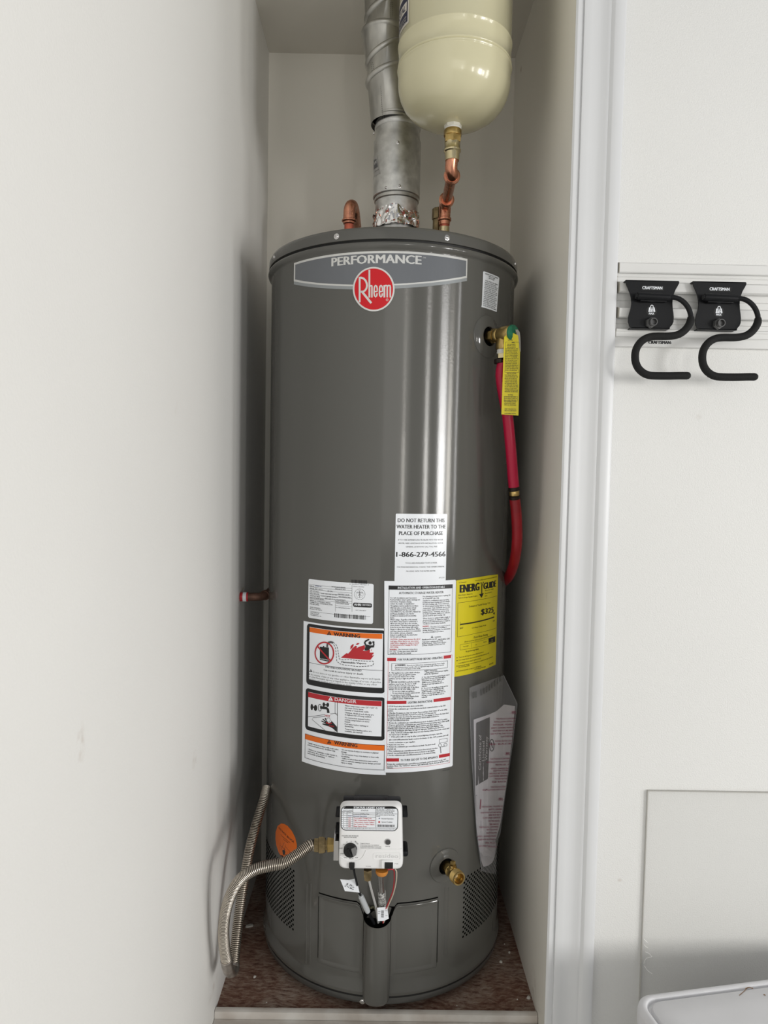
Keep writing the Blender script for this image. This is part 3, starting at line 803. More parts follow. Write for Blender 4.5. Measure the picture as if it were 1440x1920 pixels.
# ---- rating plate
p = LP(560, 1080, 8.47)
p.rect(155, 44, 1188, 660, M_white, 0, 30)
p.barcode(835, 58, 1090, 112, M_ink, 1, 24, 5)
p.text("0 20363 48722 9", 808, 133, 1115, 13, M_ink, 1)
ys = [132, 168, 205, 247, 287, 332, 364]
for y in ys: p.hline(172, y, 850, 4, M_ink, 1)
def vl(x, y0, y1, w=4): p.stroke([(x, y0), (x, y1)], w, M_ink, 1)
vl(848, 146, 568); vl(585, 378, 568)
p.hline(585, 468, 855, 3, M_ink, 1); p.hline(185, 556, 1140, 4, M_ink, 1)
rt = [(("MODEL NO.", 176, 165, 250), ("NATURAL GAS", 262, 165, 362), ("NOT FOR SALE TO CHILDREN", 525, 178, 745)),
      (("SERIAL NO. Q112", 178, 202, 380), ("MFG DATE 2022", 582, 212, 745)),
      (("CAP. U.S. GALS.", 178, 240, 320), ("50 GAL", 462, 248, 545)),
      (("INPUT BTU/HR", 178, 280, 330), ("36,000 - RECOVERY 36.4 GPH", 360, 285, 610), ("MAX INLET 10.5 IN", 625, 296, 805)),
      (("MANIFOLD PRESS.", 180, 320, 345), ("4.0 IN W.C. NATURAL GAS MIN 5.0", 360, 325, 620), ("MAX WORKING PRESS", 636, 338, 825)),
      (("ENERGY FACTOR AND UNIFORM", 180, 356, 400), ("MEETS ANSI Z21.10.1 REQUIREMENTS", 420, 366, 745))]
for row in rt:
    for t, a, y, c in row: p.text(t, a, y, c, 20, M_ink if a != 262 else M_blueink, 1, 0.015)
p.lines(["MINIMUM CLEARANCE FROM", "COMBUSTIBLE CONSTRUCTION", "INCHES (MM)", "", "SIDES 0 REAR 0", "FRONT 4.0 TOP 6"], 180, 396, 26, 15, 540, M_ink, 1, 0.012)
p.lines(["VENT CONNECTOR", "TYPE B DRAFT HOOD"], 592, 410, 30, 15, 800, M_ink, 1, 0.01)
p.text("IN CONFORMANCE WITH", 592, 505, 820, 15, M_ink, 1, 0.01)
p.text("DESIGN CERTIFIED", 866, 172, 1040, 13, M_ink, 1)
p.ring(970, 290, 84, 84, 8, M_ink, 1, 44, dash=True); p.ring(970, 290, 56, 56, 5, M_ink, 1, 36, dash=True)
p.stroke([(925, 268), (1020, 268)], 7, M_ink, 1); p.stroke([(970, 235), (970, 345)], 7, M_ink, 1); p.stroke([(945, 310), (970, 290), (998, 310)], 6, M_ink, 1)
p.rect(864, 420, 1166, 488, M_ink, 1, 28)
p.text("AHRI", 880, 468, 992, 34, M_white, 2, 0.04); p.text("CERTIFIED", 1004, 469, 1150, 24, M_white, 2, 0.02)
p.text("UPC 092-0819", 905, 550, 1070, 15, M_ink, 1, 0.01)
p.lines(["Assembled in", "Canada/USA", "Montgomery, AL"], 188, 578, 22, 13, 365, M_ink, 1, 0.01)
p.barcode(568, 590, 1072, 655, M_ink, 1, 30, 9)
p.build('rating_plate', heater, 'white rating plate with small table, seal and barcodes')

# ---- left warning sheet (three panels)
p = LP(560, 1080, 8.47)
p2 = Print(TANK, 560, 1280, 8.47)
p.polyuv([p.P(80, 712), p2.P(52, 1248), (p2.P(1385, 1400)[0], p2.P(52, 1248)[1]), (p.P(1352, 900)[0], p.P(80, 712)[1])], M_white, 0)
p.rect(128, 748, 1385, 1715, M_ink, 1, 60)
p.rect(172, 806, 1336, 1640, M_white, 2)
p.rect(176, 812, 1330, 888, M_orange, 3)
p.alert(487, 935, 62, M_ink, M_orange, 4)
p.text("WARNING", 556, 946, 978, 58, M_ink, 4, 0.045)
p.hline(168, 1372, 1334, 6, M_ink, 3)
# prohibition ring and fuel can
p.poly([(340, 1122), (484, 1135), (484, 1360), (340, 1330)], M_ink, 4)
p.poly([(390, 1108), (408, 1108), (408, 1130), (390, 1128)], M_ink, 4)
p.stroke([(455, 1128), (460, 1085), (480, 1055), (515, 1048), (552, 1060)], 34, M_ink2, 6)
p.text("FLAMMABLE", 345, 1320, 480, 16, M_white, 5, 0.03)
p.ring(412, 1222, 146, 170, 24, M_redink, 7, 48)
p.stroke([(300, 1108), (510, 1345)], 26, M_redink, 8)
def dashed(pts, w, n=2):
    q = []
    for a, c in zip(pts, pts[1:]):
        Ls = math.hypot(c[0] - a[0], c[1] - a[1]); k = max(1, int(Ls / 14))
        q += [(a[0] + (c[0] - a[0]) * i / k, a[1] + (c[1] - a[1]) * i / k) for i in range(k)]
    for i in range(0, len(q) - 2, 3): p.stroke(q[i:i + 3], w, M_ink, 4)
dashed([(545, 1048), (590, 1080), (620, 1140), (632, 1230), (648, 1315), (700, 1330), (820, 1328), (960, 1345), (1100, 1352), (1180, 1350), (1195, 1385), (1170, 1425), (1090, 1430), (960, 1438), (840, 1425), (720, 1412), (650, 1390), (608, 1350), (600, 1240), (585, 1130), (550, 1070)], 9)
p.text("Flammable Vapors", 680, 1375, 1075, 27, M_ink, 4, 0.03, x1y=1400)
# flames
p.poly([(672, 1296), (760, 1225), (790, 1230), (835, 1180), (850, 1150), (905, 1105), (930, 1118), (918, 1145), (965, 1122), (1050, 1095), (1055, 1150), (1020, 1185), (1075, 1190), (1135, 1165), (1130, 1215), (1190, 1215), (1165, 1262), (1200, 1255), (1140, 1330)], M_redink, 4)
p.poly([(820, 1170), (828, 1110), (862, 1082), (880, 1085), (862, 1130)], M_redink, 4)
p.poly([(905, 1095), (930, 1065), (972, 1062), (945, 1090)], M_redink, 4)
p.poly([(1150, 1185), (1165, 1150), (1160, 1190)], M_redink, 4); p.poly([(1165, 1240), (1195, 1210), (1185, 1245)], M_redink, 4)
# figure
p.ellipse(1136, 1062, 26, 27, M_ink, 6, 20)
p.poly([(1045, 1180), (1062, 1120), (1055, 1085), (1100, 1090), (1130, 1100), (1175, 1100), (1200, 1105), (1200, 1132), (1150, 1135), (1120, 1170), (1078, 1185)], M_ink, 6)
p.stroke([(1072, 1100), (1050, 1060), (1062, 1035), (1095, 1018)], 26, M_ink, 6); p.stroke([(1188, 1118), (1196, 1085), (1188, 1055)], 22, M_ink, 6)
p.ellipse(1108, 1010, 18, 13, M_ink, 6, 14); p.ellipse(1188, 1048, 18, 14, M_ink, 6, 14)
p.text("FIRE AND EXPLOSION HAZARD", 428, 1452, 1000, 29, M_ink, 3, 0.025)
p.text("Can result in serious injury or death.", 398, 1500, 1032, 29, M_ink, 3, 0.02)
p.alert(196, 1522, 44, M_ink, M_white, 3)
p.text("Do not store or use gasoline or other flammable vapors and liquids", 232, 1532, 1298, 28, M_ink, 3, 0.008)
p.text("in the vicinity of this or any other appliance. Storage of or use of gasoline", 168, 1566, 1312, 28, M_ink, 3, 0.008)
p.text("or other flammable vapors or liquids in the vicinity of this or any other", 166, 1604, 1245, 28, M_ink, 3, 0.008)
p.text("appliance can result in serious injury or death.", 166, 1642, 850, 28, M_ink, 3, 0.008)
p.build('fire_warning_label', heater, 'white warning sheet, upper panel with orange header and flame pictogram')
p = LP(560, 1280, 8.47); p.base = .0004
p.rect(110, 78, 1378, 740, M_ink, 1, 60)
p.rect(154, 142, 1322, 690, M_white, 2)
p.rect(156, 146, 1320, 225, M_redink, 3)
p.alert(510, 282, 66, M_white, M_redink, 4)
p.text("DANGER", 575, 286, 920, 54, M_white, 4, 0.012)
p.stroke([(618, 305), (618, 788)], 8, M_ink, 3)
p.stroke([(580, 300), (580, 480), (617, 500)], 7, M_ink, 3)
p.stroke([(154, 540), (420, 505)], 7, M_ink, 3); p.stroke([(505, 495), (580, 485), (617, 520)], 7, M_ink, 3)
p.stroke([(430, 530), (230, 555), (215, 580), (420, 752)], 7, M_ink, 3)
p.stroke([(600, 740), (560, 775)], 5, M_ink, 3)
p.ellipse(213, 385, 20, 50, M_ink, 4, 16); p.stroke([(225, 385), (255, 388)], 24, M_ink, 4); p.ellipse(272, 400, 26, 50, M_ink, 4, 10)
p.ring(340, 395, 24, 54, 10, M_ink, 4, 24)
p.stroke([(345, 390), (400, 398), (445, 402), (468, 425), (475, 480)], 46, M_ink, 4)
p.ellipse(403, 345, 20, 34, M_ink, 4, 14); p.ellipse(465, 350, 22, 36, M_ink, 4, 8); p.stroke([(420, 350), (450, 350)], 20, M_ink, 4)
p.text("HOT", 422, 535, 505, 34, M_redink, 5, 0.03)
p.poly([(430, 560), (500, 580), (530, 610), (560, 640), (612, 700), (612, 785), (545, 725), (500, 700), (440, 680), (378, 660), (385, 645), (440, 650), (365, 615), (368, 600), (430, 625), (380, 580), (392, 570), (445, 615), (415, 565)], M_ink, 4)
p.poly([(440, 545), (500, 555), (525, 620), (480, 640), (445, 600)], M_white, 5); p.ring(478, 590, 28, 34, 6, M_ink2, 6, 14)
p.stroke([(440, 630), (490, 650), (530, 640)], 16, M_redink, 6); p.text("BURN", 485, 690, 565, 24, M_redink, 6, 0.02)
p.lines(["Water temperature over 125° F (52° C)", "can cause severe burns", "instantly or death from scalds."], 735, 372, 34, 20, 1250, M_ink, 3, 0.02)
p.lines(["Children, disabled and elderly are", "at highest risk of being scalded."], 735, 482, 33, 20, 1192, M_ink, 3, 0.02)
p.lines(["See instruction manual before", "setting temperature at water", "heater."], 735, 560, 33, 20, 1140, M_ink, 3, 0.02)
p.lines(["Feel water before bathing or", "showering."], 735, 664, 33, 20, 1110, M_ink, 3, 0.02)
p.lines(["Temperature limiting valves are", "available, see manual."], 735, 742, 33, 20, 1160, M_ink, 3, 0.02)
p.build('scald_danger_label', heater, 'black framed danger panel with red header and tap pictogram')
p = LP(560, 1280, 8.47); p.base = .0004
p.rect(104, 806, 1368, 892, M_orange, 3); p.frame(104, 806, 1366, 1192, 6, M_ink, 4)
p.alert(488, 965, 60, M_ink, M_orange, 5)
p.text("WARNING", 566, 975, 935, 58, M_ink, 5, 0.03)
p.lines(["• Install only in accordance with local codes", "  and manual instructions. Qualified only."], 145, 960, 32, 18, 635, M_ink, 3, 0.02)
p.lines(["• Failure to maintain could result in", "  explosion, fire, burns or carbon", "  monoxide poisoning."], 145, 1060, 32, 18, 615, M_ink, 3, 0.02)
p.lines(["• Do not operate if subject to moisture or physical", "  damage.", "• Do not operate if any of the burner or door seals", "  are missing.", "• Failure to follow these instructions may result in", "  a fire or explosion causing property damage, personal", "  injury or death."], 678, 1070, 34, 18, 1300, M_ink, 3, 0.02)
p.build('service_warning_label', heater, 'lower warning panel with orange header and bullet text')

# ---- installation and lighting instructions sheet
p = LP(715, 1080, 9.93); p.base = .0007
q4 = Print(TANK, 715, 1220, 8.345)
v_top = p.P(50, 92)[1]; v_bot = q4.P(65, 1905)[1]
uL = p.P(45, 700)[0]; uR = p.P(1372, 700)[0]; uLb = q4.P(62, 1300)[0]; uRb = q4.P(1125, 1300)[0]
p.polyuv([(uL, v_top), (uLb, v_bot), (uRb - .002, v_bot), (uRb, v_bot + .002), (uR, v_top - .002), (uR - .002, v_top)], M_white, 0)
p.rect(135, 176, 1318, 252, M_ink, 1)
p.text("INSTALLATION AND OPERATION DETAILS", 306, 238, 1175, 40, M_white, 2, 0.02)
p.frame(132, 176, 1310, 1465, 7, M_ink, 1)
p.text("AUTOMATIC STORAGE WATER HEATER", 326, 337, 1155, 42, M_ink, 1, 0.028)
def L1(rows, y0, dy=37.5, x1=715, mt=M_ink, bold=.014, x0=165): p.lines(rows, x0, y0, dy, 24, x1, mt, 1, bold)
p.text("For Safe Installation and Operation", 168, 418, 655, 25, M_ink, 1, 0.03)
L1(["Read and follow owner's guide, warnings and", "instructions. If manual is missing", "contact the retailer or manufacturer."], 453, 37)
L1(["This appliance must be installed in accordance", "with local codes or, in the absence of local", "codes, the National Fuel Gas Code, ANSI", "Z223.1/NFPA 54 or the CSA B149.1, Natural Gas", "and Propane Installation Code. Not for", "installation in manufactured home (mobile)", "homes."], 566, 37, 728)
L1(["Water Leakage - Regardless of the material", "from which a water heater is constructed, it", "will at some time leak, due to the corrosive", "action of water. This water heater must not be", "located in an area where leakage will result in", "damage to adjacent area or lower floors. Where", "such areas cannot be avoided, it is recommended", "that a suitable catch pan, adequately", "drained, be installed under the water heater.", "See Use and Care Manual."], 823, 35.5, 728)
L1(["CAUTION - Hotter water increases the risk of", "scald injury. Water this hot can cause instant", "scalds. Before changing the setting see manual", "for instructions before changing the temper-", "ature setting."], 1190, 35, 722, M_redink)
p.text("WARNING", 152, 1376, 290, 24, M_redink, 1, 0.04)
p.text("- Any thermostat setting above", 298, 1376, 672, 24, M_ink, 1, 0.014)
L1(["125° F (52° C) may cause severe burns and", "consult the Use and Care manual."], 1412, 35, 662, x0=155)
def L2(rows, y0, dy=37, x1=1280, mt=M_ink, bold=.014, x0=770): p.lines(rows, x0, y0, dy, 23, x1, mt, 1, bold)
L2(["For relocation at temperatures requiring 3/4", "or 1/2 inch NPT pipe only."], 392, 38)
L2(["Suitable for combination water (potable)", "heating and space heating and not suitable", "for space heating only. To be connected", "to closed system heating devices or other", "connections. Toxic chemicals used to alter", "boiler water shall not be introduced into", "heating system. Chemicals, such as used", "for boiler treatment, shall not be added to", "system used for space heating only."], 472, 35)
L2(["Water heater is equipped with a single or", "electrical ignition. It cannot be repaired.", "Replacement with listed parts is required.", "Certified to listed safety standards."], 800, 34)
p.text("WARNING", 765, 950, 885, 24, M_redink, 1, 0.04, x1y=942)
p.text("- This water heater must be braced,", 893, 950, 1278, 22, M_ink, 1, 0.014)
L2(["anchored or strapped to avoid falling or", "moving during an earthquake. See instructions", "for correct installation procedures."], 987, 36)
p.alert(942, 1150, 42, M_ink, M_white, 1); p.text("WARNING", 985, 1150, 1108, 24, M_ink, 1, 0.02)
p.text("Manufactured for use with", 755, 1196, 1030, 26, M_ink, 1, 0.03); p.text("NATURAL GAS", 1052, 1196, 1270, 28, M_ink, 1, 0.035)
L2(["Temperature regulating valve setting", "Normal Vacation - Water heater operates", "□ Meets SCAQMD low NOx rule 1121"], 1238, 33, 1200, x0=756)
p.build('installation_sheet', heater, 'tall white instruction sheet with black and red headers')
p = LP(715, 1220, 8.345); p.base = .0007
p.frame(92, 110, 1085, 1838, 5, M_redink, 1)
def bar(y0, y1, xa, xb, xc, xd, t, tx0, tx1, h=34):
    p.rect(xa, y0, xd, y1, M_redink, 2); 
    p.rect(xb, y0 - 2, xc, y1 + 2, M_white, 3)
    p.text(t, tx0, y1 - 6, tx1, h, M_ink, 4, 0.035)
bar(110, 160, 92, 232, 970, 1086, "FOR YOUR SAFETY READ BEFORE OPERATING", 255, 952)
bar(782, 832, 88, 392, 812, 1078, "LIGHTING INSTRUCTIONS", 412, 795)
bar(1682, 1732, 76, 276, 895, 1066, "TO TURN GAS OFF TO THE APPLIANCE", 298, 878)
p.frame(160, 196, 1034, 312, 5, M_ink, 2)
p.alert(228, 236, 26, M_ink, M_white, 2); p.text("WARNING:", 246, 236, 382, 24, M_ink, 2, 0.05)
p.text("If you do not follow these instructions and the User's Guide", 400, 238, 985, 19, M_ink, 2, 0.02)
p.text("Manual instructions exactly, a fire or explosion may result causing property", 212, 266, 975, 19, M_ink, 2, 0.02)
p.text("damage, personal injury or loss of life.", 212, 292, 615, 19, M_ink, 2, 0.02)
def M1(rows, x0, y0, dy, x1, h=19): p.lines(rows, x0, y0, dy, h, x1, M_ink, 2, 0.022)
M1(["A.  This appliance has a pilot which is lit by a", "      piezo electric spark gas ignition system.", "      Do not open the burner door of this", "      appliance and try to light the pilot by", "      hand."], 118, 355, 30, 600)
M1(["B.  BEFORE LIGHTING smell all around the", "      appliance area for gas. Be sure to smell", "      next to the floor because some gas is", "      heavier than air and will settle on the floor.", "      WHAT TO DO IF YOU SMELL GAS"], 118, 500, 29, 600)
M1(["•   Do not try to light any appliance.", "•   Do not touch any electric switch; do not", "     use any phone in your building.", "•   Immediately call your gas supplier from", "     a neighbor's phone. Follow the gas"], 145, 646, 28, 600)
M1(["     supplier's instructions.", "•   If you cannot reach your gas supplier,", "     call the fire department."], 665, 322, 27, 1045)
M1(["C.  Use only your hand to push in the gas control", "     knob. Never use tools. If the knob will not", "     turn by hand, don't try to repair it, call a", "     qualified service technician. Force or", "     attempted repair may result in a fire or", "     explosion."], 630, 424, 28, 1060)
M1(["D.  Do not use this appliance if any part has", "     been under water. Immediately call a", "     qualified installer or service agency to", "     replace a flooded water heater. Do not", "     attempt to repair the unit! It must be", "     replaced!"], 628, 598, 28, 1040)
M1(["1. STOP! Read safety information above on this label."], 102, 880, 28, 655)
M1(["2. Rotate the combination gas control/thermostat knob counterclockwise to the OFF", "    position."], 100, 920, 28, 1000)
M1(["3. Wait five (5) minutes to clear out any gas. If you smell gas, STOP! Follow \"B\" in the safety", "    information above on this label. If you do not smell gas, go to the next step."], 98, 984, 29, 1025)
M1(["4. Remove the outer door from the water heater. Do not attempt to remove the inner door", "    assembly. Locate the piezo igniter spark generator button which is attached to", "    the gas control/thermostat knob."], 98, 1044, 28, 1050)
M1(["5. Rotate the combination gas control/thermostat knob clockwise to the PILOT position."], 98, 1138, 28, 1030)
M1(["6. Depress and hold the combination gas control/thermostat knob all the way in while rapidly", "    and repeatedly depress the spark igniter. Repeat until the pilot flame can be seen.", "    A blinking light signals the pilot has lit. STATUS indicator light begins blinking, verify", "    pilot is lit by viewing the pilot flame through the sight glass window on the inner door."], 98, 1170, 29, 1058)
M1(["•   If the \"STATUS\" indicator light does not start blinking within 90 seconds, release and", "     try repeat steps 2 through 6."], 120, 1292, 28, 1055)
M1(["•   If the pilot will not stay lit after several lighting attempts, turn the", "     gas control/thermostat knob counterclockwise to the OFF position and call", "     service technician or gas supplier."], 120, 1355, 44, 1040)
M1(["7. Replace the outer door.", "8. Release the combination gas control/thermostat knob. The knob should", "    pop back out.", "  •  If the combination gas control/thermostat indicator does not pop out when", "     released, stop and immediately call your service technician or gas supplier.", "9. Set the combination gas control/thermostat knob to the desired setting."], 94, 1478, 33, 875)
p.frame(905, 1385, 1030, 1445, 5, M_ink, 2); p.ring(915, 1480, 22, 28, 6, M_ink, 2, 14); p.ring(1000, 1470, 26, 22, 6, M_ink, 2, 14)
p.stroke([(920, 1500), (930, 1600)], 12, M_ink2, 2); p.stroke([(940, 1505), (990, 1490)], 10, M_ink2, 2)
M1(["Rotate the combination gas control/thermostat knob counterclockwise to the OFF", "position. Note: The \"STATUS\" indicator light will briefly stay lit, then go off after a few", "minutes."], 94, 1782, 29, 1045)
p.text("AP17323-1 (05/19)", 955, 1882, 1062, 13, M_ink, 2, 0.01)
p.build('lighting_instructions', heater, 'lower half of the instruction sheet with red header bars')

# ---- yellow energy label
p = LP(850, 1070, 8.73, 1.45); p.base = .0005
p.poly([(48, 158)] + [(48 + i * 68, 158 - [0, 9, 19, 29, 40, 50, 61, 72, 83, 91, 98][i]) for i in range(1, 11)] + [(690, 1535)] + [(690 - i * 68, 1535 + [0, 33, 62, 87, 110, 131, 150, 167, 181, 193, 203][i]) for i in range(1, 11)], M_yellow, 0)
def T(t, x0, y, x1, y1, h, bold=0.01, mt=M_ink, L=1): p.text(t, x0, y, x1, h, mt, L, bold, x1y=y1)
T("U.S. Government", 88, 205, 210, 190, 20); T("Federal law prohibits removal of this label before consumer purchase", 355, 172, 708, 103, 20, 0.012)
T("ENERG", 98, 362, 425, 318, 128, 0.09)
p.stroke([(448, 190), (465, 250), (490, 182)], 28, M_ink, 1); p.stroke([(462, 240), (462, 395)], 26, M_ink, 1)
p.poly([(418, 385), (494, 366), (458, 446)], M_ink, 1)
T("GUIDE", 484, 306, 695, 258, 108, 0.09)
T("Water Heater - Natural Gas", 78, 415, 312, 385, 22); T("Tank size (Storage Capacity): 50 gallons", 78, 458, 392, 420, 22)
T("Rheem Sales Company", 515, 335, 655, 303, 20); T("Model XG50T12", 515, 382, 628, 358, 20); T("(DU)", 512, 425, 550, 415, 20)
for a, c in (((70, 528), (712, 410)), ((62, 1085), (700, 935)), ((70, 528), (62, 1085)), ((712, 410), (700, 935))): p.stroke([a, ((a[0] + c[0]) / 2, (a[1] + c[1]) / 2 + (11 if a[0] != c[0] and abs(a[0] - c[0]) > 50 else 0)), c], 5, M_ink, 1)
T("Estimated Yearly Energy Cost", 255, 600, 600, 535, 30, 0.012)
T("$325", 445, 722, 655, 680, 95, 0.05)
p.stroke([(112, 880), (300, 853), (500, 808), (665, 757)], 22, M_ink, 1)
p.poly([(645, 690), (680, 680), (663, 725)], M_ink, 1); p.stroke([(663, 700), (665, 770)], 5, M_ink, 1); p.stroke([(110, 835), (110, 910)], 5, M_ink, 1)
T("$267", 104, 955, 160, 945, 26, 0.02); T("$335", 645, 835, 675, 822, 24, 0.02); T("Cost Range of Similar Models", 298, 950, 533, 900, 26, 0.012)
T("First Hour Rating", 333, 1108, 560, 1055, 33, 0.014); T("(How much hot water you get in the first hour of use)", 180, 1175, 635, 1065, 22, 0.012)
for a, c in (((108, 1210), (575, 1108)), ((108, 1298), (575, 1200)), ((108, 1210), (108, 1298)), ((292, 1175), (292, 1262))): p.stroke([a, c], 4, M_ink, 1)
p.poly([(572, 1108), (682, 1068), (682, 1162), (574, 1202)], M_ink, 1)
T("Very Small", 155, 1252, 242, 1235, 18); T("Low", 357, 1222, 382, 1215, 18); T("Medium", 488, 1180, 540, 1165, 18); T("High", 618, 1140, 638, 1134, 16, 0.01, M_yellow, 2); T("86 gallons", 585, 1188, 645, 1165, 18, 0.01, M_yellow, 2)
T("ftc.gov/energy labels", 200, 1335, 410, 1290, 26, 0.012)
for t, x0, y, x1, y1 in (("Your cost will depend on your utility rates and use.", 88, 1430, 495, 1335), ("Cost range based only on models fueled by natural gas with", 80, 1475, 580, 1355), ("a very high first hour rating (75 gallons or more).", 80, 1525, 450, 1440), ("Estimated energy cost is based on a national average natural gas", 80, 1568, 640, 1412), ("cost of $1.09 per therm.", 80, 1590, 265, 1560), ("Estimated yearly energy use: 245 therms.", 78, 1652, 455, 1565), ("www.ftc.gov/energy", 340, 1622, 525, 1575), ("AP21070", 580, 1545, 648, 1518)):
    T(t, x0, y, x1, y1, 22, 0.014)
for y in (1425, 1472, 1562, 1652): p.poly([(52, y - 12), (70, y - 2), (52, y + 12)], M_ink, 1)
p.build('energy_label', heater, 'yellow energy cost label with bold black lettering')

# ---- orange oval sticker
p = LP(400, 1460, 4.8, 1.5)
pts = [(612, 402), (580, 425), (562, 480), (560, 540), (568, 600), (590, 665), (625, 718), (660, 745), (700, 742), (735, 700), (753, 650), (752, 590), (738, 530), (708, 470), (670, 425), (640, 407)]
p.poly([tuple(q) for q in pts], M_orange, 0)
p.text("DO NOT BLOCK", 590, 447, 728, 19, M_ink, 1, 0.03, x1y=580)
p.text("Combustion Air", 608, 508, 695, 10, M_ink, 1, 0.01, x1y=580); p.text("Openings", 632, 548, 675, 10, M_ink, 1, 0.01, x1y=580)
for a in ([(602, 575), (598, 680), (640, 720)], [(640, 575), (610, 640)], [(650, 610), (690, 655), (680, 700)], [(605, 600), (650, 640)], [(650, 590), (640, 650)]): p.stroke(a, 3, M_ink, 1)
p.poly([(622, 645), (640, 638), (650, 660), (640, 690), (628, 680)], M_ink, 1); p.poly([(605, 685), (625, 690), (645, 715), (620, 705)], M_ink, 1); p.poly([(650, 680), (672, 690), (670, 700), (652, 695)], M_ink, 1)
p.build('vent_sticker', heater, 'orange oval sticker low on the left side')

# ================================================================== GAS CONTROL
YC = 1.300                     # front face depth of the control cover
gc = thing('gas_control', at(697, 1565, 1.35), 'x', 'x'); del gc['label']; del gc['category']; attach(gc, heater)
gc.matrix_parent_inverse = Matrix.Identity(4); gc.location = Vector(gc.location) - Vector(heater.location)
gc['label'] = 'white gas control box with black clips and round dial'
def gattach(o):
    o.parent = gc; o.matrix_parent_inverse = Matrix.Translation(-(Vector(gc.location) + Vector(heater.location))); return o
KX = lambda x: 590 + x / 6.545
KY = lambda y: 1470 + y / 6.545
def cp(x, y, dep=YC): return at(KX(x), KY(y), dep)
def rounded(corners, r, n=6):
    """corners: 4 points (u, v); rounded polygon"""
    out = []; N = len(corners)
    for i in range(N):
        a, c, d_ = Vector(corners[i - 1]), Vector(corners[i]), Vector(corners[(i + 1) % N])
        e1 = (a - c).normalized(); e2 = (d_ - c).normalized(); p0 = c + e1 * r; p1 = c + e2 * r
        for k in range(n + 1):
            t = k / n; out.append(tuple((p0 * (1 - t) ** 2 + c * 2 * t * (1 - t) + p1 * t * t)))
    return out
def xz(x, y, dep=YC): q = cp(x, y, dep); return (q.x, q.z)
out = rounded([xz(312, 262), xz(1073, 262), xz(1088, 1062), xz(290, 1052)], .014)
cxz = Vector((sum(q[0] for q in out) / len(out), sum(q[1] for q in out) / len(out)))
b = MB(); n = len(out); vs = []
for (dy, ins) in ((.0, .007), (.0012, .0035), (.0045, .0008), (.010, 0), (.018, -.0008)):
    for q in out:
        d_ = (Vector(q) - cxz); L_ = d_.length; k = d_ * (1 - ins / L_) + cxz; vs.append((k.x, YC + dy, k.y))
fs = [[j * n + i, j * n + (i + 1) % n, (j + 1) * n + (i + 1) % n, (j + 1) * n + i] for j in range(4) for i in range(n)] + [list(range(n))]
b.add(vs, fs, M_whiteb)
gattach(b.build('cover', None, smooth=50))
# recessed moulding line and lower step
b = MB()
def crv(pts, r, mt, dep=YC - .0002): b.tube(catmull([cp(x, y, dep) for x, y in pts], .004), r, mt, 8)
crv([(1080, 795), (900, 800), (660, 802), (625, 830), (600, 880), (560, 925), (470, 948), (380, 930), (310, 885)], .0009, M_whiteb)
gattach(b.build('moulded_ridge', None))
b = MB(); f2 = rounded([xz(720, 845), xz(1052, 838), xz(1052, 920), xz(720, 925)], .004)
b.tube([Vector((q[0], YC - .0001, q[1])) for q in f2 + f2[:1]], .0006, M_whiteb, 6); gattach(b.build('name_border', None))
PL = Plane((0, YC, 0), (1, 0, 0), (0, 0, 1))
p = Print(PL, 590, 1470, 6.545, YC, 0.0, .0003)
p.text("resideo", 750, 905, 1025, 52, mat('embossed_plastic', (0.66, 0.66, 0.66), 0.4), 1, 0.0)
o = p.build('moulded_name'); gattach(o)
# black back clips
b = MB()
def blk(x0, y0, x1, y1, d0, d1, bev=.002):
    a = cp(x0, y1, d0); c = cp(x1, y0, d0); c.z = cp(x1, y0, d1).z; b.box((min(a.x, c.x), d0, min(a.z, c.z)), (max(a.x, c.x), d1, max(a.z, c.z)), M_powder, bev)
blk(345, 140, 1060, 400, YC + .0185, YC + .040, .004)
blk(480, 132, 912, 300, YC + .040, YC + .048, .002); blk(480, 140, 545, 270, YC + .0185, YC + .036); blk(850, 140, 912, 270, YC + .0185, YC + .036)
blk(255, 285, 340, 395, YC + .018, YC + .06); blk(250, 475, 330, 605, YC + .020, YC + .06)
blk(1060, 275, 1145, 395, YC + .018, YC + .06); blk(1070, 690, 1152, 900, YC + .018, YC + .06, .004)
blk(330, 330, 1075, 1030, YC + .0185, YC + .105, .004)
gattach(b.build('mounting_bracket', None))
# dial
kc = cp(438, 800, YC); b = MB()
b.lathe([(.0126, 0), (.0126, .007), (.0118, .0088), (.0001, .009)], kc, (0, -1, 0), M_black, 40); 
gattach(b.build('dial', None))
b = MB(); pk = kc + Vector((0, -.013, 0))
def pt(x, y, dy): q = cp(x, y, YC); return Vector((q.x, YC - dy, q.z))
b.prism([xz(450, 760), xz(500, 742), xz(520, 790), xz(512, 835), xz(475, 850)], lambda u, v, d_: Vector((u, YC - d_, v)), .0085, .0115, mat('dial_grip_clear', (0.20, 0.20, 0.20), 0.15))
b.prism([xz(402, 770), xz(418, 758), xz(450, 830), xz(440, 850)], lambda u, v, d_: Vector((u, YC - d_, v)), .0085, .0115, M_black)
gattach(b.build('dial_grip', None))
b = MB(); q = cp(898, 708, YC)
b.lathe([(.0058, -.001), (.0058, .0012), (.0048, .0015), (.0044, -.001)], q, (0, -1, 0), mat('indicator_bezel', (0.35, 0.35, 0.35), 0.3, 0.5), 28, cap=False); b.lathe([(.0044, .0006), (.0001, .0006)], q, (0, -1, 0), M_nut, 20, cap=False)
gattach(b.build('status_light', None))
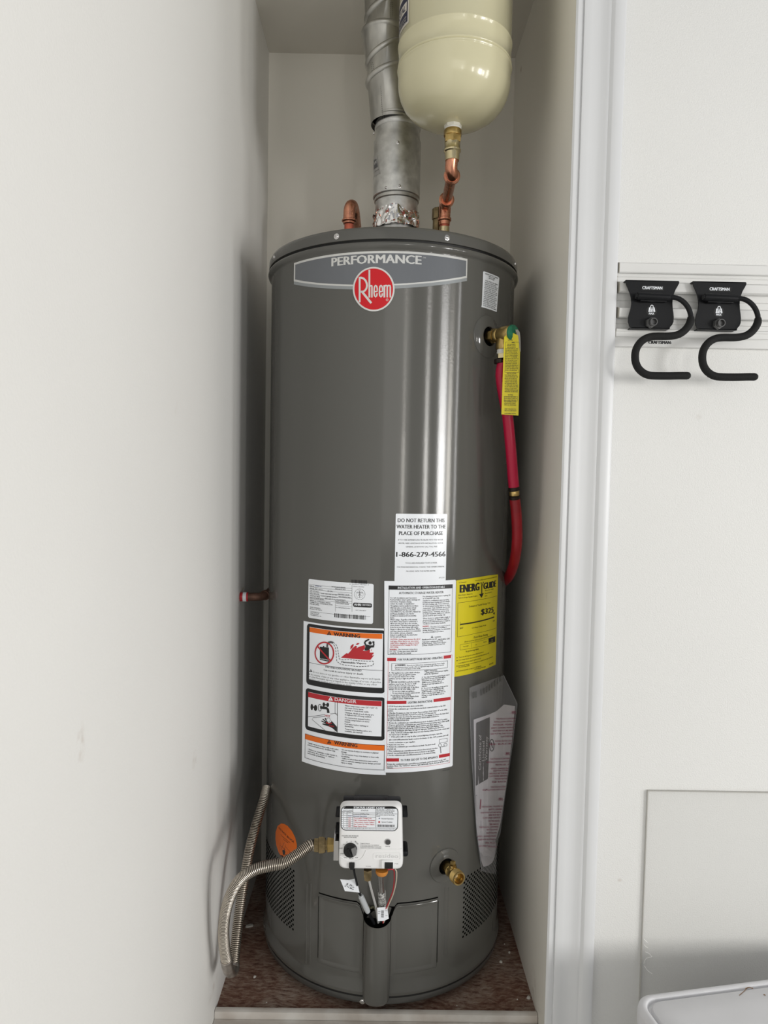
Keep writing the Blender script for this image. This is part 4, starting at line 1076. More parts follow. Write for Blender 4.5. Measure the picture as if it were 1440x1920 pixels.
# printing on the cover
p = Print(PL, 590, 1470, 6.545, YC, 0.0, .00012)
p.text("SCALDING RISK INCREASES", 332, 641, 538, 14, M_ink, 1, 0.01); p.text("WITH HOTTER WATER", 358, 660, 515, 13, M_ink, 1, 0.01)
for t, x, y in (("A", 352, 748), ("B", 392, 718), ("C", 444, 712), ("HOT", 302, 796), ("LOW", 314, 860), ("VAC", 358, 910), ("PILOT", 424, 920), ("OFF", 498, 910)): p.text(t, x, y, None, 14, M_ink, 1, 0.015)
p.text("VERY HOT", 488, 705, 528, 15, M_ink, 1, 0.02, x1y=745)
for a in (([(355, 845), (368, 835)]), ([(392, 890), (402, 872)]), ([(448, 905), (450, 890)])): p.stroke(a, 5, M_ink, 1)
p.stroke([(450, 945), (450, 968)], 4, M_ink2, 1)
p.text("TURN TO PILOT", 562, 735, 676, 11, M_ink, 1, 0.01); p.text("PUSH, HOLD DIAL FOR IGNITION", 562, 754, 788, 11, M_ink, 1, 0.01); p.text("PUSH IGNITER REPEATEDLY 90 SECONDS", 562, 773, 818, 11, M_ink, 1, 0.01); p.text("RELEASE DIAL WHEN STATUS LIGHT BLINKS", 562, 789, 818, 11, M_ink, 1, 0.01)
p.text("STATUS", 868, 771, 924, 13, M_ink, 1, 0.02); p.text("TCO/FV", 626, 1016, 690, 12, M_ink2, 1); p.text("FVIR", 982, 984, 1026, 10, M_ink2, 1)
o = p.build('cover_print'); gattach(o)
# status code label
p = Print(PL, 630, 1490, 11.077, YC, 0.0, .00012)
def rrect2(x0, y0, x1, y1, r, mt, L): p.rect(x0, y0, x1, y1, mt, L, r)
rrect2(100, 232, 1292, 742, 110, M_ink, 1); rrect2(116, 246, 1276, 726, 96, M_white, 2)
p.poly([(150, 292), (170, 262), (220, 244), (1170, 240), (1230, 255), (1262, 292)], M_ink, 3)
p.text("STATUS LIGHT CODE", 365, 282, 1018, 38, M_white, 4, 0.05)
for x, y0, y1 in ((350, 295, 675), (828, 290, 675), (228, 345, 675)): p.stroke([(x, y0), (x, y1)], 8, M_ink, 3)
p.hline(120, 345, 350, 6, M_ink, 3)
for y in (380, 425, 470, 515, 555, 597, 640, 677): p.hline(112, y, 350 if y != 677 else 1280, 6, M_ink, 3)
for y in (372, 412, 460): p.hline(352, y, 828, 6, M_ink, 3)
p.text("LIGHT FLASHES", 145, 332, 340, 22, M_ink, 3, 0.015); p.text("NO.", 135, 372, 180, 20, M_ink, 3); p.text("Color", 245, 372, 325, 22, M_ink, 3, 0.01)
p.text("STATUS", 518, 340, 668, 28, M_ink, 3, 0.02)
for i, t in enumerate(("0", "1", "2", "4", "5", "7", "8")): p.text(t, 145, 415 + i * 42, None, 22, M_ink, 3, 0.02)
p.text("Control OFF/Pilot Out", 365, 407, 688, 24, M_ink, 3, 0.02)
p.text("Normal Operation", 365, 452, 640, 26, M_blueink, 3, 0.025); p.text("BLUE", 258, 452, 325, 24, M_blueink, 3, 0.02)
for i, (t, x1) in enumerate((("Thermopile Voltage Low", 740), ("High Temperature Shutdown", 810), ("Temperature Sensor Failure", 795), ("Gas Control or Valve Failure", 798), ("Flame Sensor Error", 640))):
    p.text(t, 365, 495 + i * 43, x1, 27, M_redink, 3, 0.025); p.text("RED", 258, 495 + i * 43, 312, 24, M_redink, 3, 0.02)
p.lines(["The status light is on/blinking when", "water heater is lit. Red, see service", "instructions in manual. If flashing", "Light does not come back on after reset", "five seconds, return to Gas Storage", "manual."], 838, 318, 27, 18, 1270, M_ink, 3, 0.012)
p.stroke([(885, 490), (915, 490)], 12, M_blueink, 3); p.stroke([(900, 478), (900, 505)], 8, M_blueink, 3); p.text("Normal Operation", 945, 506, 1192, 24, M_ink, 3, 0.02)
p.rect(880, 548, 915, 582, M_redink, 3); p.text("System Problem", 945, 577, 1170, 24, M_ink, 3, 0.02)
p.barcode(855, 618, 1222, 665, M_ink, 3, 26, 4)
p.text("4 seconds OK. Status Light will blink rapidly while the knob turns and go out when thermostat setting is SET", 165, 706, 1210, 18, M_ink, 3, 0.015)
o = p.build('status_label'); o['label'] = 'rounded white status code table with black border'; gattach(o)
# lower connectors
b = MB()
def cbox(x0, y0, x1, y1, d0, d1, mt, bev=.001, mb=None):
    a = cp(x0, y1, d0); c = cp(x1, y0, d0); (mb or b).box((a.x, d0, a.z), (c.x, d1, c.z), mt, bev)
cbox(420, 975, 490, 1035, YC - .004, YC + .012, M_black); cbox(432, 1030, 482, 1056, YC - .002, YC + .014, M_black)
gattach(b.build('igniter_socket', None))
b = MB(); cbox(820, 942, 970, 1042, YC - .005, YC + .02, M_whiteb, .0015); cbox(858, 965, 962, 1040, YC - .0062, YC + .01, M_black, .0005)
gattach(b.build('wire_socket', None))
b = MB(); q = cp(650, 1048, YC + .02); b.lathe([(.0085, 0), (.0085, .012), (.0075, .014), (.0072, .020)], q, (0.03, 0, -1), M_brassdirty, 6); gattach(b.build('pilot_nut', None))
b = MB(); q = cp(824, 1052, YC + .022); b.lathe([(.0120, 0), (.0120, .005), (.0095, .009)], q, (0.0, 0, -1), mat('orange_gasket', (0.62, 0.24, 0.04), 0.5), 24); gattach(b.build('burner_nut', None))
# inlet coupling on the left of the control: flange (part of the control)
qa = at(632, 1585, YC + .030)
b = MB(); fl = [at(627, 1568, YC + .03), at(636, 1563, YC + .03), at(637, 1604, YC + .03), at(628, 1604, YC + .03)]
b.prism([(v.y, v.z) for v in (Vector((0, YC + .012, fl[0].z)), Vector((0, YC + .050, fl[1].z)), Vector((0, YC + .050, fl[2].z)), Vector((0, YC + .012, fl[3].z)))], lambda u, v, d_: Vector((d_, u, v)), fl[0].x, fl[1].x, M_steel)
gattach(b.build('inlet_flange', None))

# ---- tubes and wires from control to channel mouth
CHX = lambda px, py, dep: at(px, py, dep)
J = lambda x, y, dep: at(590 + x / 6.0, 1620 + y / 6.0, dep)
yc_mouth = TY - TR - .012
def wire(pts, r, mt, name, seg=8, label=None):
    b = MB(); b.tube(catmull(pts, .004), r, mt, seg); o = b.build(name, heater)
    if label: o['label'] = label
    return o
wire([J(598, 125, YC + .022), J(630, 260, YC + .04), J(665, 390, YC + .065), J(692, 500, yc_mouth - .012), J(715, 660, yc_mouth + .0)], .0023, mat('aluminium_tube', (0.85, 0.85, 0.84), 0.4, 0.6), 'pilot_tube')
wire([J(745, 95, YC + .024), J(748, 200, YC + .05), J(755, 300, YC + .07), J(760, 420, yc_mouth - .008), J(765, 640, yc_mouth + .002)], .0072, M_steel, 'burner_tube', 16)
b = MB(); pts = [J(752, 300, YC + .069), J(757, 340, YC + .074), J(760, 420, yc_mouth - .008), J(762, 490, yc_mouth - .004)]
b.tube(pts, .0080, mat('printed_sleeve', (0.72, 0.72, 0.70), 0.4, col2=(0.06, 0.06, 0.06), vscale=260, detail=1), 16); b.build('printed_sleeve', heater)
wire([J(820, 66, YC + .004), J(885, 62, YC + .006), J(895, 150, YC + .02), J(882, 290, YC + .045), J(835, 420, YC + .068), J(790, 540, yc_mouth - .018), J(768, 665, yc_mouth - .012)], .0011, M_wire_r, 'red_wire')
wire([J(905, 60, YC + .006), J(922, 90, YC + .01), J(915, 210, YC + .03), J(880, 350, YC + .055), J(825, 480, YC + .075), J(795, 600, yc_mouth - .014), J(775, 660, yc_mouth - .01)], .0011, M_wire_w, 'cream_wire')
wire([J(440, 60, YC + .01), J(452, 130, YC + .02), J(470, 200, YC + .035), J(490, 290, YC + .05), J(515, 350, YC + .062)], .0022, M_powder, 'igniter_lead')
wire([J(595, 540, YC + .082), J(640, 610, YC + .092), J(668, 672, yc_mouth + .002)], .0034, M_powder, 'igniter_lead')
b = MB(); a = J(515, 350, YC + .062); c = J(598, 535, YC + .080); d_ = c - a
b.tube([a, a + d_ * .08, a + d_ * .1, a + d_ * .9, c], [.0042, .0044, .0056, .0056, .0050], M_nyl, 14); b.build('connector_sleeve', heater)
# folded white wire tag and barcode tag
def tagcard(pts, mt, name, parent, th=.0006, prints=None):
    b = MB(); n = Vector((0, -1, 0)); vs = [Vector(q) for q in pts] + [Vector(q) - n * th for q in pts]; k = len(pts)
    fs = [list(range(k)), [k + i for i in range(k)][::-1]] + [[i, (i + 1) % k, k + (i + 1) % k, k + i] for i in range(k)]
    b.add(vs, fs, mt)
    if prints:
        for q in prints: b.add([v + n * .0004 for v in q], [list(range(len(q)))], M_ink)
    return b.build(name, parent, smooth=0)
def J2(x, y, d0): return J(x, y, d0)
rn = random.Random(3); pr = []
for i in range(26):
    x = 335 + rn.random() * 105; y = 205 + (x - 335) * .35 + rn.random() * 45; w_, h_ = 5 + rn.random() * 6, 4 + rn.random() * 5
    pr.append([J(x, y, YC + .039), J(x + w_, y, YC + .039), J(x + w_, y + h_, YC + .039), J(x, y + h_, YC + .039)])
tagcard([J(287, 173, YC + .04), J(380, 180, YC + .04), J(470, 163, YC + .04), J(505, 322, YC + .04), J(340, 305, YC + .04)], M_white, 'wire_tag', heater, prints=pr)
PT = Plane(J(760, 560, yc_mouth - .022), (1, 0, 0.02), (0, 0.12, 1))
p = Print(PT, 590, 1620, 6.0, 1.38, 0, .0003)
p.poly([(702, 490), (815, 485), (835, 615), (785, 640), (712, 640)], M_white, 0)
for i in range(9): p.stroke([(748, 522 + i * 9), (778, 524 + i * 9)], 3 + (i % 3) * 1.5, M_ink, 1)
p.lines(["AP16543", "Q1522"], 712, 535, 22, 7, 738, M_ink, 1)
p.text("MADE", 790, 530, 815, 8, M_ink, 1); p.text("0423", 796, 585, 820, 8, M_ink, 1)
o = p.build('barcode_tag', heater)

# ================================================================== GAS LINE (corrugated connector)
gl = thing('gas_connector', at(430, 1815, 1.31), 'corrugated stainless gas hose looping from the control valve down along the left wall', 'gas hose')
dG = YC + .031
b = MB(); a = at(631, 1584, dG); c = at(590, 1585, dG); dr = (c - a).normalized(); L = (c - a).length
b.lathe([(.0115, 0), (.0115, L * .12), (.0135, L * .13), (.0150, L * .40), (.0125, L * .42)], a, dr, M_brass, 6)
b.build('brass_union', gl)
b = MB(); b.lathe([(.0105, L * .38), (.0105, L * .5), (.0145, L * .51), (.0165, L * .62), (.0165, L * .78), (.0140, L * .82), (.0140, L * 1.0), (.010, L * 1.01)], a, dr, M_brassdirty, 6)
b.build('flare_nut', gl)
M_groove_shade = mat('hose_groove_shade', (0.10, 0.085, 0.07), 0.5, 0.8)  # shade between the rings painted into the groove colour, with some dirt
def hose(pts, name, r=.0100):
    q = even(catmull(pts, .003), .00056); w6 = [.0006, .0010, .0006, 0, -.0014, 0]
    b = MB(); b.tube(q, [r + w6[i % 6] for i in range(len(q))], M_flex, 18); k = b.mi(M_groove_shade)
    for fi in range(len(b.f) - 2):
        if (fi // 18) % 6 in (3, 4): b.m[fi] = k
    return b.build(name, gl, smooth=80)
H = lambda x, y, d_: at(400 + x / 4.8, 1460 + y / 4.8, d_)
# front run
fr = [c + Vector((-.0, 0, 0)), H(870, 600, dG - .004), H(760, 680, dG - .015), H(640, 755, dG - .025), H(500, 785, dG - .03), H(370, 820, dG - .03), H(245, 905, dG - .025), H(160, 1040, dG - .02), H(110, 1200, dG - .012), H(92, 1360, dG - .004), H(98, 1500, dG + .006), H(112, 1590, dG + .012), H(120, 1640, dG + .016)]
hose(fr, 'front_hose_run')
bk = [H(185, 1700, dG + .055), H(190, 1600, dG + .06), H(205, 1450, dG + .07), H(228, 1250, dG + .085), H(255, 1050, dG + .10), H(290, 850, dG + .12), H(325, 650, dG + .15), H(375, 450, dG + .18), H(420, 300, dG + .20), H(455, 190, dG + .22), H(480, 90, dG + .25)]
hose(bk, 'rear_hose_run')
b = MB()
el = catmull([H(118, 1625, dG + .014), H(130, 1700, dG + .020), H(150, 1735, dG + .032), H(180, 1725, dG + .045), H(186, 1680, dG + .054)], .002)
b.tube(el, [.0112 + (.0008 if i in (1, 2) else 0) for i in range(len(el))], mat('worn_steel_elbow', (0.55, 0.50, 0.46), 0.35, 1.0, var=0.4, vscale=80), 18); b.build('steel_elbow', gl)

# ================================================================== CAPPED STUB ON THE LEFT WALL
st = thing('pipe_stub', atx(453, 1118, XL), 'tarnished copper elbow wrapped in red and white tape, coming out of the left wall', 'pipe')
S = lambda x, y, d_: at(430 + x / 11.08, 1060 + y / 11.08, d_)
w0 = atx(450, 1119, XL); yw = w0.y
b = MB(); ax = [Vector((XL - .003, yw, w0.z)), Vector((XL + .03, yw + .003, w0.z)), Vector((XL + .05, yw + .012, w0.z)), Vector((XL + .060, yw + .035, w0.z + .004)), Vector((XL + .060, yw + .075, w0.z + .004))]
b.tube(catmull(ax, .004), .0095, M_copperold, 16); b.tube([ax[2] + Vector((.004, .006, .001)), ax[2] + Vector((.0065, .014, .002))], .0118, M_copperold, 16); b.build('copper_elbow', st)
b = MB(); z = w0.z
for i, (x0_, x1_, mt_, r_) in enumerate(((.0005, .007, M_redink, .0105), (.007, .015, M_white, .0112), (.015, .019, M_redink, .0108))):
    b.lathe([(r_ * .97, x0_), (r_, x0_ + .001), (r_ * .99, x1_ - .001), (r_ * .97, x1_)], (XL, yw, z), (1, 0.05, 0), mt_, 20)
b.build('tape_wrap', st)

# ================================================================== T&P RELIEF VALVE
V = lambda x, y, d_: at(860 + x / 6.19, 490 + y / 6.19, d_)
rv = thing('relief_valve', c1, 'brass relief valve with green cap and steel lever on the right side of the heater', 'valve')
o0 = c1 + n1 * .001
# the body runs outward, its axis seen going right and slightly up
pend = V(640, 832, c1.y - .052)
axd = (pend - o0).normalized(); L = (pend - o0).length
b = MB()
b.lathe([(.0125, 0), (.0125, L * .14), (.0150, L * .145), (.0150, L * .27), (.0125, L * .28)], o0, axd, M_brass, 6)
b.lathe([(.0120, L * .25), (.0138, L * .33), (.0140, L * .42), (.0132, L * .44), (.0150, L * .52), (.0165, L * .62), (.0165, L * .86), (.0150, L * .93), (.0140, L * .95)], o0, axd, M_brass, 32)
qd = o0 + axd * L * .60
b.lathe([(.0140, 0), (.0135, .012), (.0150, .016), (.0155, .026), (.0145, .030)], qd, (0.02, 0, -1), M_brass, 32)
b.build('valve_body', rv)
b = MB(); b.lathe([(.0165, L * .93), (.0170, L * .96), (.0160, L * 1.0), (.0100, L * 1.02), (.0001, L * 1.025)], o0, axd, M_green, 32); b.build('green_cap', rv)
capc = o0 + axd * L * 1.03
b = MB(); e2 = axd.cross(Vector((0, 0, 1))).normalized() * -1
rgt = Vector((1, 0, 0)) - axd * axd.x; rgt.normalize()
def lev(u, v, d_): return capc + rgt * u + Vector((0, 0, 1)) * v + axd * d_
b.prism([(-.002, .006), (.006, .007), (.012, .002), (.0145, -.010), (.0165, -.036), (.0105, -.036), (.0075, -.012), (.002, -.004)], lev, .002, .0035, M_steel)
b.tube([lev(.003, 0, -.002), lev(.003, 0, .005)], .0025, M_steel, 12)
b.build('test_lever', rv)
qo = qd + Vector((.0006, 0, -.030))
b = MB(); b.lathe([(.0120, 0), (.0128, .002), (.0120, .004), (.0130, .006), (.0122, .009)], qo, (0, 0, -1), M_tape, 20); b.build('thread_tape', rv)
b = MB(); b.lathe([(.0125, .008), (.0125, .018), (.0100, .019), (.0100, .024)], qo, (0, 0, -1), M_brasspale, 6); b.build('pipe_adapter', rv)
# yellow tag
tg = thing('instruction_tag', V(600, 1780, c1.y - .05), 'long yellow tag with fine black print hanging from the relief valve', 'tag')
PY_ = c1.y - .056
PTg = Plane((0, PY_, 0), (1, 0.0, 0), (0, 0.0, 1))
p = Print(PTg, 860, 490, 6.19, PY_, 0, .0002)
outl = [(528, 880), (575, 822), (640, 835), (690, 860), (712, 1050), (694, 1790), (496, 1776)]
p.poly(outl, M_yellow, 0)
def Tg(t, x0, y, x1, h=13): p.text(t, x0, y, x1, h, M_ink, 1, 0.02)
Tg("CAUTION", 570, 920, 625); Tg("WARNING", 615, 948, 650); p.frame(540, 935, 700, 1290, 2.5, M_ink, 1)
rn = random.Random(11)
words = "this valve must be properly located and installed in accordance with local codes discharge line to be run full size to a safe place of disposal do not plug cap or restrict outlet hot water may be released inspect by a plumber every few years for safe operation lift lever manually at least once a year make certain no one is in front of line avoid scalding and damage replace valve when it leaks or fails to reset".split()
wi = 0
def nextline(n):
    global wi
    s_ = ''
    while len(s_) < n: s_ += words[wi % len(words)].upper() + ' '; wi += 1
    return s_.strip()
y = 968
while y < 1005: Tg(nextline(16), 560, y, 660, 11); y += 17
while y < 1285: Tg(nextline(26), 546 - (y - 1000) * .02, y, 694 - rn.random() * 14 - (y - 1000) * .02, 12.5); y += 19.2
Tg("INSTALLATION", 560, 1306, 668)
y = 1326
while y < 1535: Tg(nextline(25), 534, y, 688 - rn.random() * 14, 12.5); y += 19.2
Tg("READ MANUAL", 572, 1556, 632); p.frame(526, 1565, 684, 1620, 2, M_ink, 1)
y = 1578
while y < 1690: Tg(nextline(22), 528, y, 676 - rn.random() * 18, 12.5); y += 19
y = 1720
while y < 1755: Tg(nextline(20), 532, y, 668, 12.5); y += 19
Tg("DO NOT REMOVE THIS TAG", 532, 1772, 662)
o = p.build('tag_print', tg)
b = MB(); uv = [PTg.inv(860 + x / 6.19, 490 + y / 6.19) for x, y in outl]; b.prism(uv, lambda u, v, d_: PTg.fwd(u, v, -d_), .0001, .0009, M_yellow); b.build('tag_card', tg)

# ================================================================== RED DISCHARGE PIPE
Z = lambda x, y, d_: at(900 + x / 5.82, 780 + y / 5.82, d_)
dp = thing('discharge_pipe', Z(300, 1800, 1.62), 'red plastic discharge pipe running down between heater and right wall', 'pipe')
top = qo + Vector((0.0005, 0, -.022))
y0 = top.y
p0 = [top, V(490, 1330, y0 + .004), V(530, 1600, y0 + .008), Z(300, 0, y0 + .012), Z(335, 350, y0 + .02), Z(362, 700, y0 + .028), Z(372, 790, y0 + .03)]
b = MB(); b.tube(catmull(p0, .01), .0112, M_pex, 24)
b.build('upper_pipe', dp)
lo = [Z(376, 880, y0 + .032), Z(395, 1050, y0 + .035), Z(405, 1250, y0 + .04), Z(400, 1420, y0 + .05), Z(372, 1600, y0 + .08), Z(320, 1740, y0 + .13), Z(270, 1800, y0 + .18)]
b = MB(); b.tube(catmull(lo, .008), .0112, M_pex2, 24); o = b.build('lower_pipe', dp); o['label'] = 'darker red scuffed lower pipe length'
def ringat(a, c, r, mt, name, par=dp):
    b = MB(); a = Vector(a); c = Vector(c); b.lathe([(r * .93, 0), (r, .001), (r, (c - a).length - .001), (r * .93, (c - a).length)], a, (c - a), mt, 24); return b.build(name, par)
ringat(V(478, 1133, y0 + .001), V(481, 1185, y0 + .001), .0122, M_crimp, 'crimp_ring')
ringat(Z(369, 775, y0 + .029), Z(373, 815, y0 + .030), .0122, M_crimp, 'crimp_ring')
ringat(Z(375, 868, y0 + .031), Z(379, 905, y0 + .033), .0122, M_crimp, 'crimp_ring')
ringat(Z(372, 812, y0 + .030), Z(375, 872, y0 + .031), .0108, M_brass, 'brass_coupling')
# print on the pipe
b = MB()
for (x, y, L_) in ((302, 30, 60), (310, 130, 40), (318, 200, 90), (325, 330, 25), (332, 395, 30), (345, 480, 130), (360, 650, 80)):
    for k in range(int(L_ / 13)):
        yy = y + k * 13; xx = x + (yy - y) * .11; ct = Z(xx - 5, yy, y0 + .015 - .006); 
        s_ = .0011
        b.add([ct + Vector((-s_, 0, .0006)), ct + Vector((s_, 0, .0006)), ct + Vector((s_, 0, -.0006)), ct + Vector((-s_, 0, -.0006))], [[0, 1, 2, 3]], M_pexprint)
# (flat print marks wrapped on the front of the pipe)

# ================================================================== DOCUMENT POUCH
X6 = lambda x, y, d_: at(860 + x / 4.92, 1260 + y / 4.92, d_)
pouch = thing('document_pouch', X6(205, 1835, 1.42), 'clear plastic pouch with red print taped to the lower right side of the heater', 'pouch')
# left edge on the tank, right edge standing off behind it
def tz(px, py, off):     # depth of tank surface at a pixel, plus offset
    d = ray(px, py); u, v = TANK.inv(px, py); q = TANK.fwd(u, v, off); return q
rowsP = []
NL = 28
Lc = [(98, 145), (100, 400), (115, 800), (135, 1100), (160, 1500), (205, 1835)]
Rc = [(415, 30), (540, 290), (500, 640), (430, 1120), (380, 1500), (215, 1830)]
def interp(c, t):
    L_ = len(c) - 1; i = min(int(t * L_), L_ - 1); f = t * L_ - i; return (c[i][0] + (c[i + 1][0] - c[i][0]) * f, c[i][1] + (c[i + 1][1] - c[i][1]) * f)
def pouch_pt(s_, t, off=0.0):
    """s across (0 left, 1 right), t down (0..1)"""
    l = interp(Lc, t); r = interp(Rc, t); x = l[0] + (r[0] - l[0]) * s_; y = l[1] + (r[1] - l[1]) * s_
    dl = TANK.fwd(*TANK.inv(860 + l[0] / 4.92, 1260 + l[1] / 4.92), .004).y
    dep = dl - .010 * math.sin(min(s_ * 1.3, 1) * PI) + (.075 * s_ ** 1.6) - off + .0016 * math.sin(t * 19 + s_ * 5) * s_
    q = at(860 + x / 4.92, 1260 + y / 4.92, dep)
    # stay outside the tank
    dx, dy = q.x - TX, q.y - TY; rr = math.hypot(dx, dy)
    mn = TR + .003 + off
    if rr < mn: q.x = TX + dx / rr * mn; q.y = TY + dy / rr * mn
    q.x = min(q.x, XR - .004)
    return q
def gridmesh(fn, ns, nt_, mt, name, parent, back=0.0):
    b = MB(); vs = [fn(i / ns, j / nt_) for j in range(nt_ + 1) for i in range(ns + 1)]
    fs = [[j * (ns + 1) + i, j * (ns + 1) + i + 1, (j + 1) * (ns + 1) + i + 1, (j + 1) * (ns + 1) + i] for j in range(nt_) for i in range(ns)]
    b.add(vs, fs, mt); return b.build(name, parent, smooth=60)
gridmesh(lambda s_, t: pouch_pt(s_, t, .0022), 16, 40, M_film, 'front_film', pouch)
gridmesh(lambda s_, t: pouch_pt(s_, t, .0), 16, 40, M_film, 'back_film', pouch)
b = MB(); b.tube([pouch_pt(0, t / 30, .002) for t in range(31)], .0009, M_film, 6); b.tube([pouch_pt(1, t / 30, .002) for t in range(31)], .0009, M_film, 6); b.build('sealed_seam', pouch)
# folded papers inside
cert = thing('warranty_certificate', X6(205, 1780, 1.42), 'folded white certificate with a dark panel, inside the clear pouch', 'paper')
def pt_from_crop(x, y, off):
    # nearest s,t for a crop coordinate
    best = None
    t = 0.5; s_ = 0.5
    for _ in range(14):
        def xy(s1, t1):
            l = interp(Lc, t1); r = interp(Rc, t1); return l[0] + (r[0] - l[0]) * s1, l[1] + (r[1] - l[1]) * s1
        x0_, y0_ = xy(s_, t); e = 1e-3; xs, ys_ = xy(s_ + e, t); xt, yt = xy(s_, t + e)
        a11, a12, a21, a22 = (xs - x0_) / e, (xt - x0_) / e, (ys_ - y0_) / e, (yt - y0_) / e
        det = a11 * a22 - a12 * a21
        if abs(det) < 1e-9: break
        ds = ((x - x0_) * a22 - (y - y0_) * a12) / det; dt = ((y - y0_) * a11 - (x - x0_) * a21) / det
        s_ = min(max(s_ + ds * .8, 0), 1); t = min(max(t + dt * .8, 0), .999)
    return pouch_pt(s_, t, off)
class PouchSurf:
    N = Vector((0.5, -0.86, 0))
    def inv(s, px, py): return ((px - 860) * 4.92 / 1000, -(py - 1260) * 4.92 / 1000)
    def fwd(s, u, v, off=0): return pt_from_crop(u * 1000, -v * 1000, .0009 + off * 2.2)
PS = PouchSurf()
def subpoly(pr, pts, mt, L, step=45):
    """polygon cut to a fine grid so it follows the bent paper"""
    bm = bmesh.new(); vv = [bm.verts.new((x, y, 0)) for x, y in pts]; bm.faces.new(vv)
    xs = [q[0] for q in pts]; ys_ = [q[1] for q in pts]
    for ax_, lo_, hi_ in ((0, min(xs), max(xs)), (1, min(ys_), max(ys_))):
        k = lo_ + step
        while k < hi_:
            co = (k, 0, 0) if ax_ == 0 else (0, k, 0); no = (1, 0, 0) if ax_ == 0 else (0, 1, 0)
            bmesh.ops.bisect_plane(bm, geom=bm.verts[:] + bm.edges[:] + bm.faces[:], plane_co=co, plane_no=no); k += step
    bm.verts.index_update()
    vs = [pr.P(v.co.x, v.co.y) for v in bm.verts]; fs = [[v.index for v in f.verts] for f in bm.faces]; bm.free()
    pr.raw(vs, fs, mt, L)
p = Print(PS, 860, 1260, 4.92, 1.45, 0, .00012); p.k = .001
M_pg = mat('pouch_paper', (0.50, 0.48, 0.51), 0.6); M_pd = mat('pouch_dark_panel', (0.055, 0.05, 0.05), 0.5); M_pw = mat('pouch_light_print', (0.42, 0.40, 0.40), 0.5)
subpoly(p, [(138, 440), (280, 392), (350, 360), (420, 300), (520, 315), (490, 640), (430, 1100), (385, 1400), (330, 1600), (260, 1720), (215, 1790), (185, 1600), (160, 1400), (150, 1050)], M_pg, 0)
subpoly(p, [(162, 470), (288, 415), (285, 640), (270, 985), (158, 1050)], M_pd, 2)
for t, x, y0_, y1_ in (("Certificate of", 205, 905, 580), ("Limited", 236, 822, 640), ("Warranty", 264, 818, 595)):
    p.text(t, x, y0_, x + 4, 22, M_pw, 3, 0.0, x1y=y1_)
p.ring(306, 676, 20, 54, 8, M_pd, 2, 20); p.stroke([(300, 650), (312, 700)], 10, M_pd, 2)
p.stroke([(160, 1140), (250, 1090), (345, 1010)], 5, M_pd, 2)
p.stroke([(160, 1140), (168, 1300), (215, 1720)], 3, M_pw, 2)
p.stroke([(205, 1175), (198, 1265)], 9, mat('dull_red_print', (0.28, 0.05, 0.09), 0.5), 2)
o = p.build('certificate_sheet', cert)
p = Print(PS, 860, 1260, 4.92, 1.45, 0, .00012); p.k = .001; p.base = .0012
M_pr = mat('pouch_red_print', (0.26, 0.04, 0.09), 0.5)
M_pk = mat('pouch_dim_strip', (0.09, 0.09, 0.088), 0.5)
for i in range(11):
    x = 128 + i * 25; y = 245 - i * i * .9 - i * 6
    if i not in (2,): p.poly([(x, y), (x + 16 - i * .5, y - 5 - i), (x + 16 - i * .5, y - 60 - i), (x, y - 55)], M_pk, 2)
rn = random.Random(5); Ys = [435, 462, 490, 518, 545, 572, 600, 640, 668, 805, 833, 860, 895, 915, 940, 965, 990, 1018, 1065, 1090, 1245, 1272, 1300, 1325, 1350, 1380, 1410, 1435, 1460, 1490, 1520, 1550, 1580, 1610]
for hx, hy in ((480, 388), (425, 768), (360, 1188)): p.text("- IMPO", hx, hy, hx + 48, 26, M_pr, 2, 0.02)
txt = ["THIS POUCH CONTAINS", "INSTALLATION INSTRUCT", "INSTALLER - PLEASE LEAVE", "SAFETY, OWNERS MANUAL", "KEEP FOR FUTURE REFERENCE", "ARE PUT IN THIS POUCH", "CUSTOMER SERVICE", "WATER HEATER ON HAND", "SEE BACK"]
for i, y in enumerate(Ys):
    xr_ = 525 - (y - 430) * .14 - max(0, y - 1200) * .08; w_ = 110 + rn.random() * 110 - max(0, y - 1250) * .16; w_ = max(w_, 30)
    p.text(txt[i % len(txt)][:max(6, int(w_ / 9))], xr_ - w_, y + w_ * .03, xr_, 13, M_pr, 2, 0.012, x1y=y)
p.build('printed_film_text', pouch)

# ================================================================== VENT PIPE
vp = thing('vent_pipe', (TX, TY, ZT), 'galvanized steel flue pipe with adjustable elbow rising from the heater top', 'vent pipe')
VY = TY
def zpx(px, py, y=VY): return at(px, py, y).z
zf0 = ZT - .004
xv = at(743, 410, VY).x
z_top_sl = zpx(741, 232); z_bot_sl = zpx(743, 372)
b = MB(); b.lathe([(.0495, zf0), (.0495, z_bot_sl + .01)], (xv, VY, 0), (0, 0, 1), M_galv, 48); b.build('draft_collar', vp)
b = MB()   # outer sleeve
b.lathe([(.0525, z_bot_sl - .003), (.0545, z_bot_sl - .001), (.0545, z_top_sl - .045), (.0520, z_top_sl - .040), (.0505, z_top_sl - .01), (.0510, z_top_sl)], (xv - .0005, VY, 0), (0, 0, 1), M_galv, 64, cap=False)
b.lathe([(.0512, z_top_sl - .018), (.0535, z_top_sl - .014), (.0535, z_top_sl - .009), (.0512, z_top_sl - .005)], (xv - .0005, VY, 0), (0, 0, 1), M_galv, 48, cap=False)
b.build('straight_sleeve', vp)
b = MB(); b.lathe([(.0500, z_bot_sl - .012), (.0520, z_bot_sl - .010), (.0520, z_bot_sl - .002), (.0500, z_bot_sl)], (xv, VY, 0), (0, 0, 1), M_galv2, 48, cap=False); b.build('joint_bead', vp)
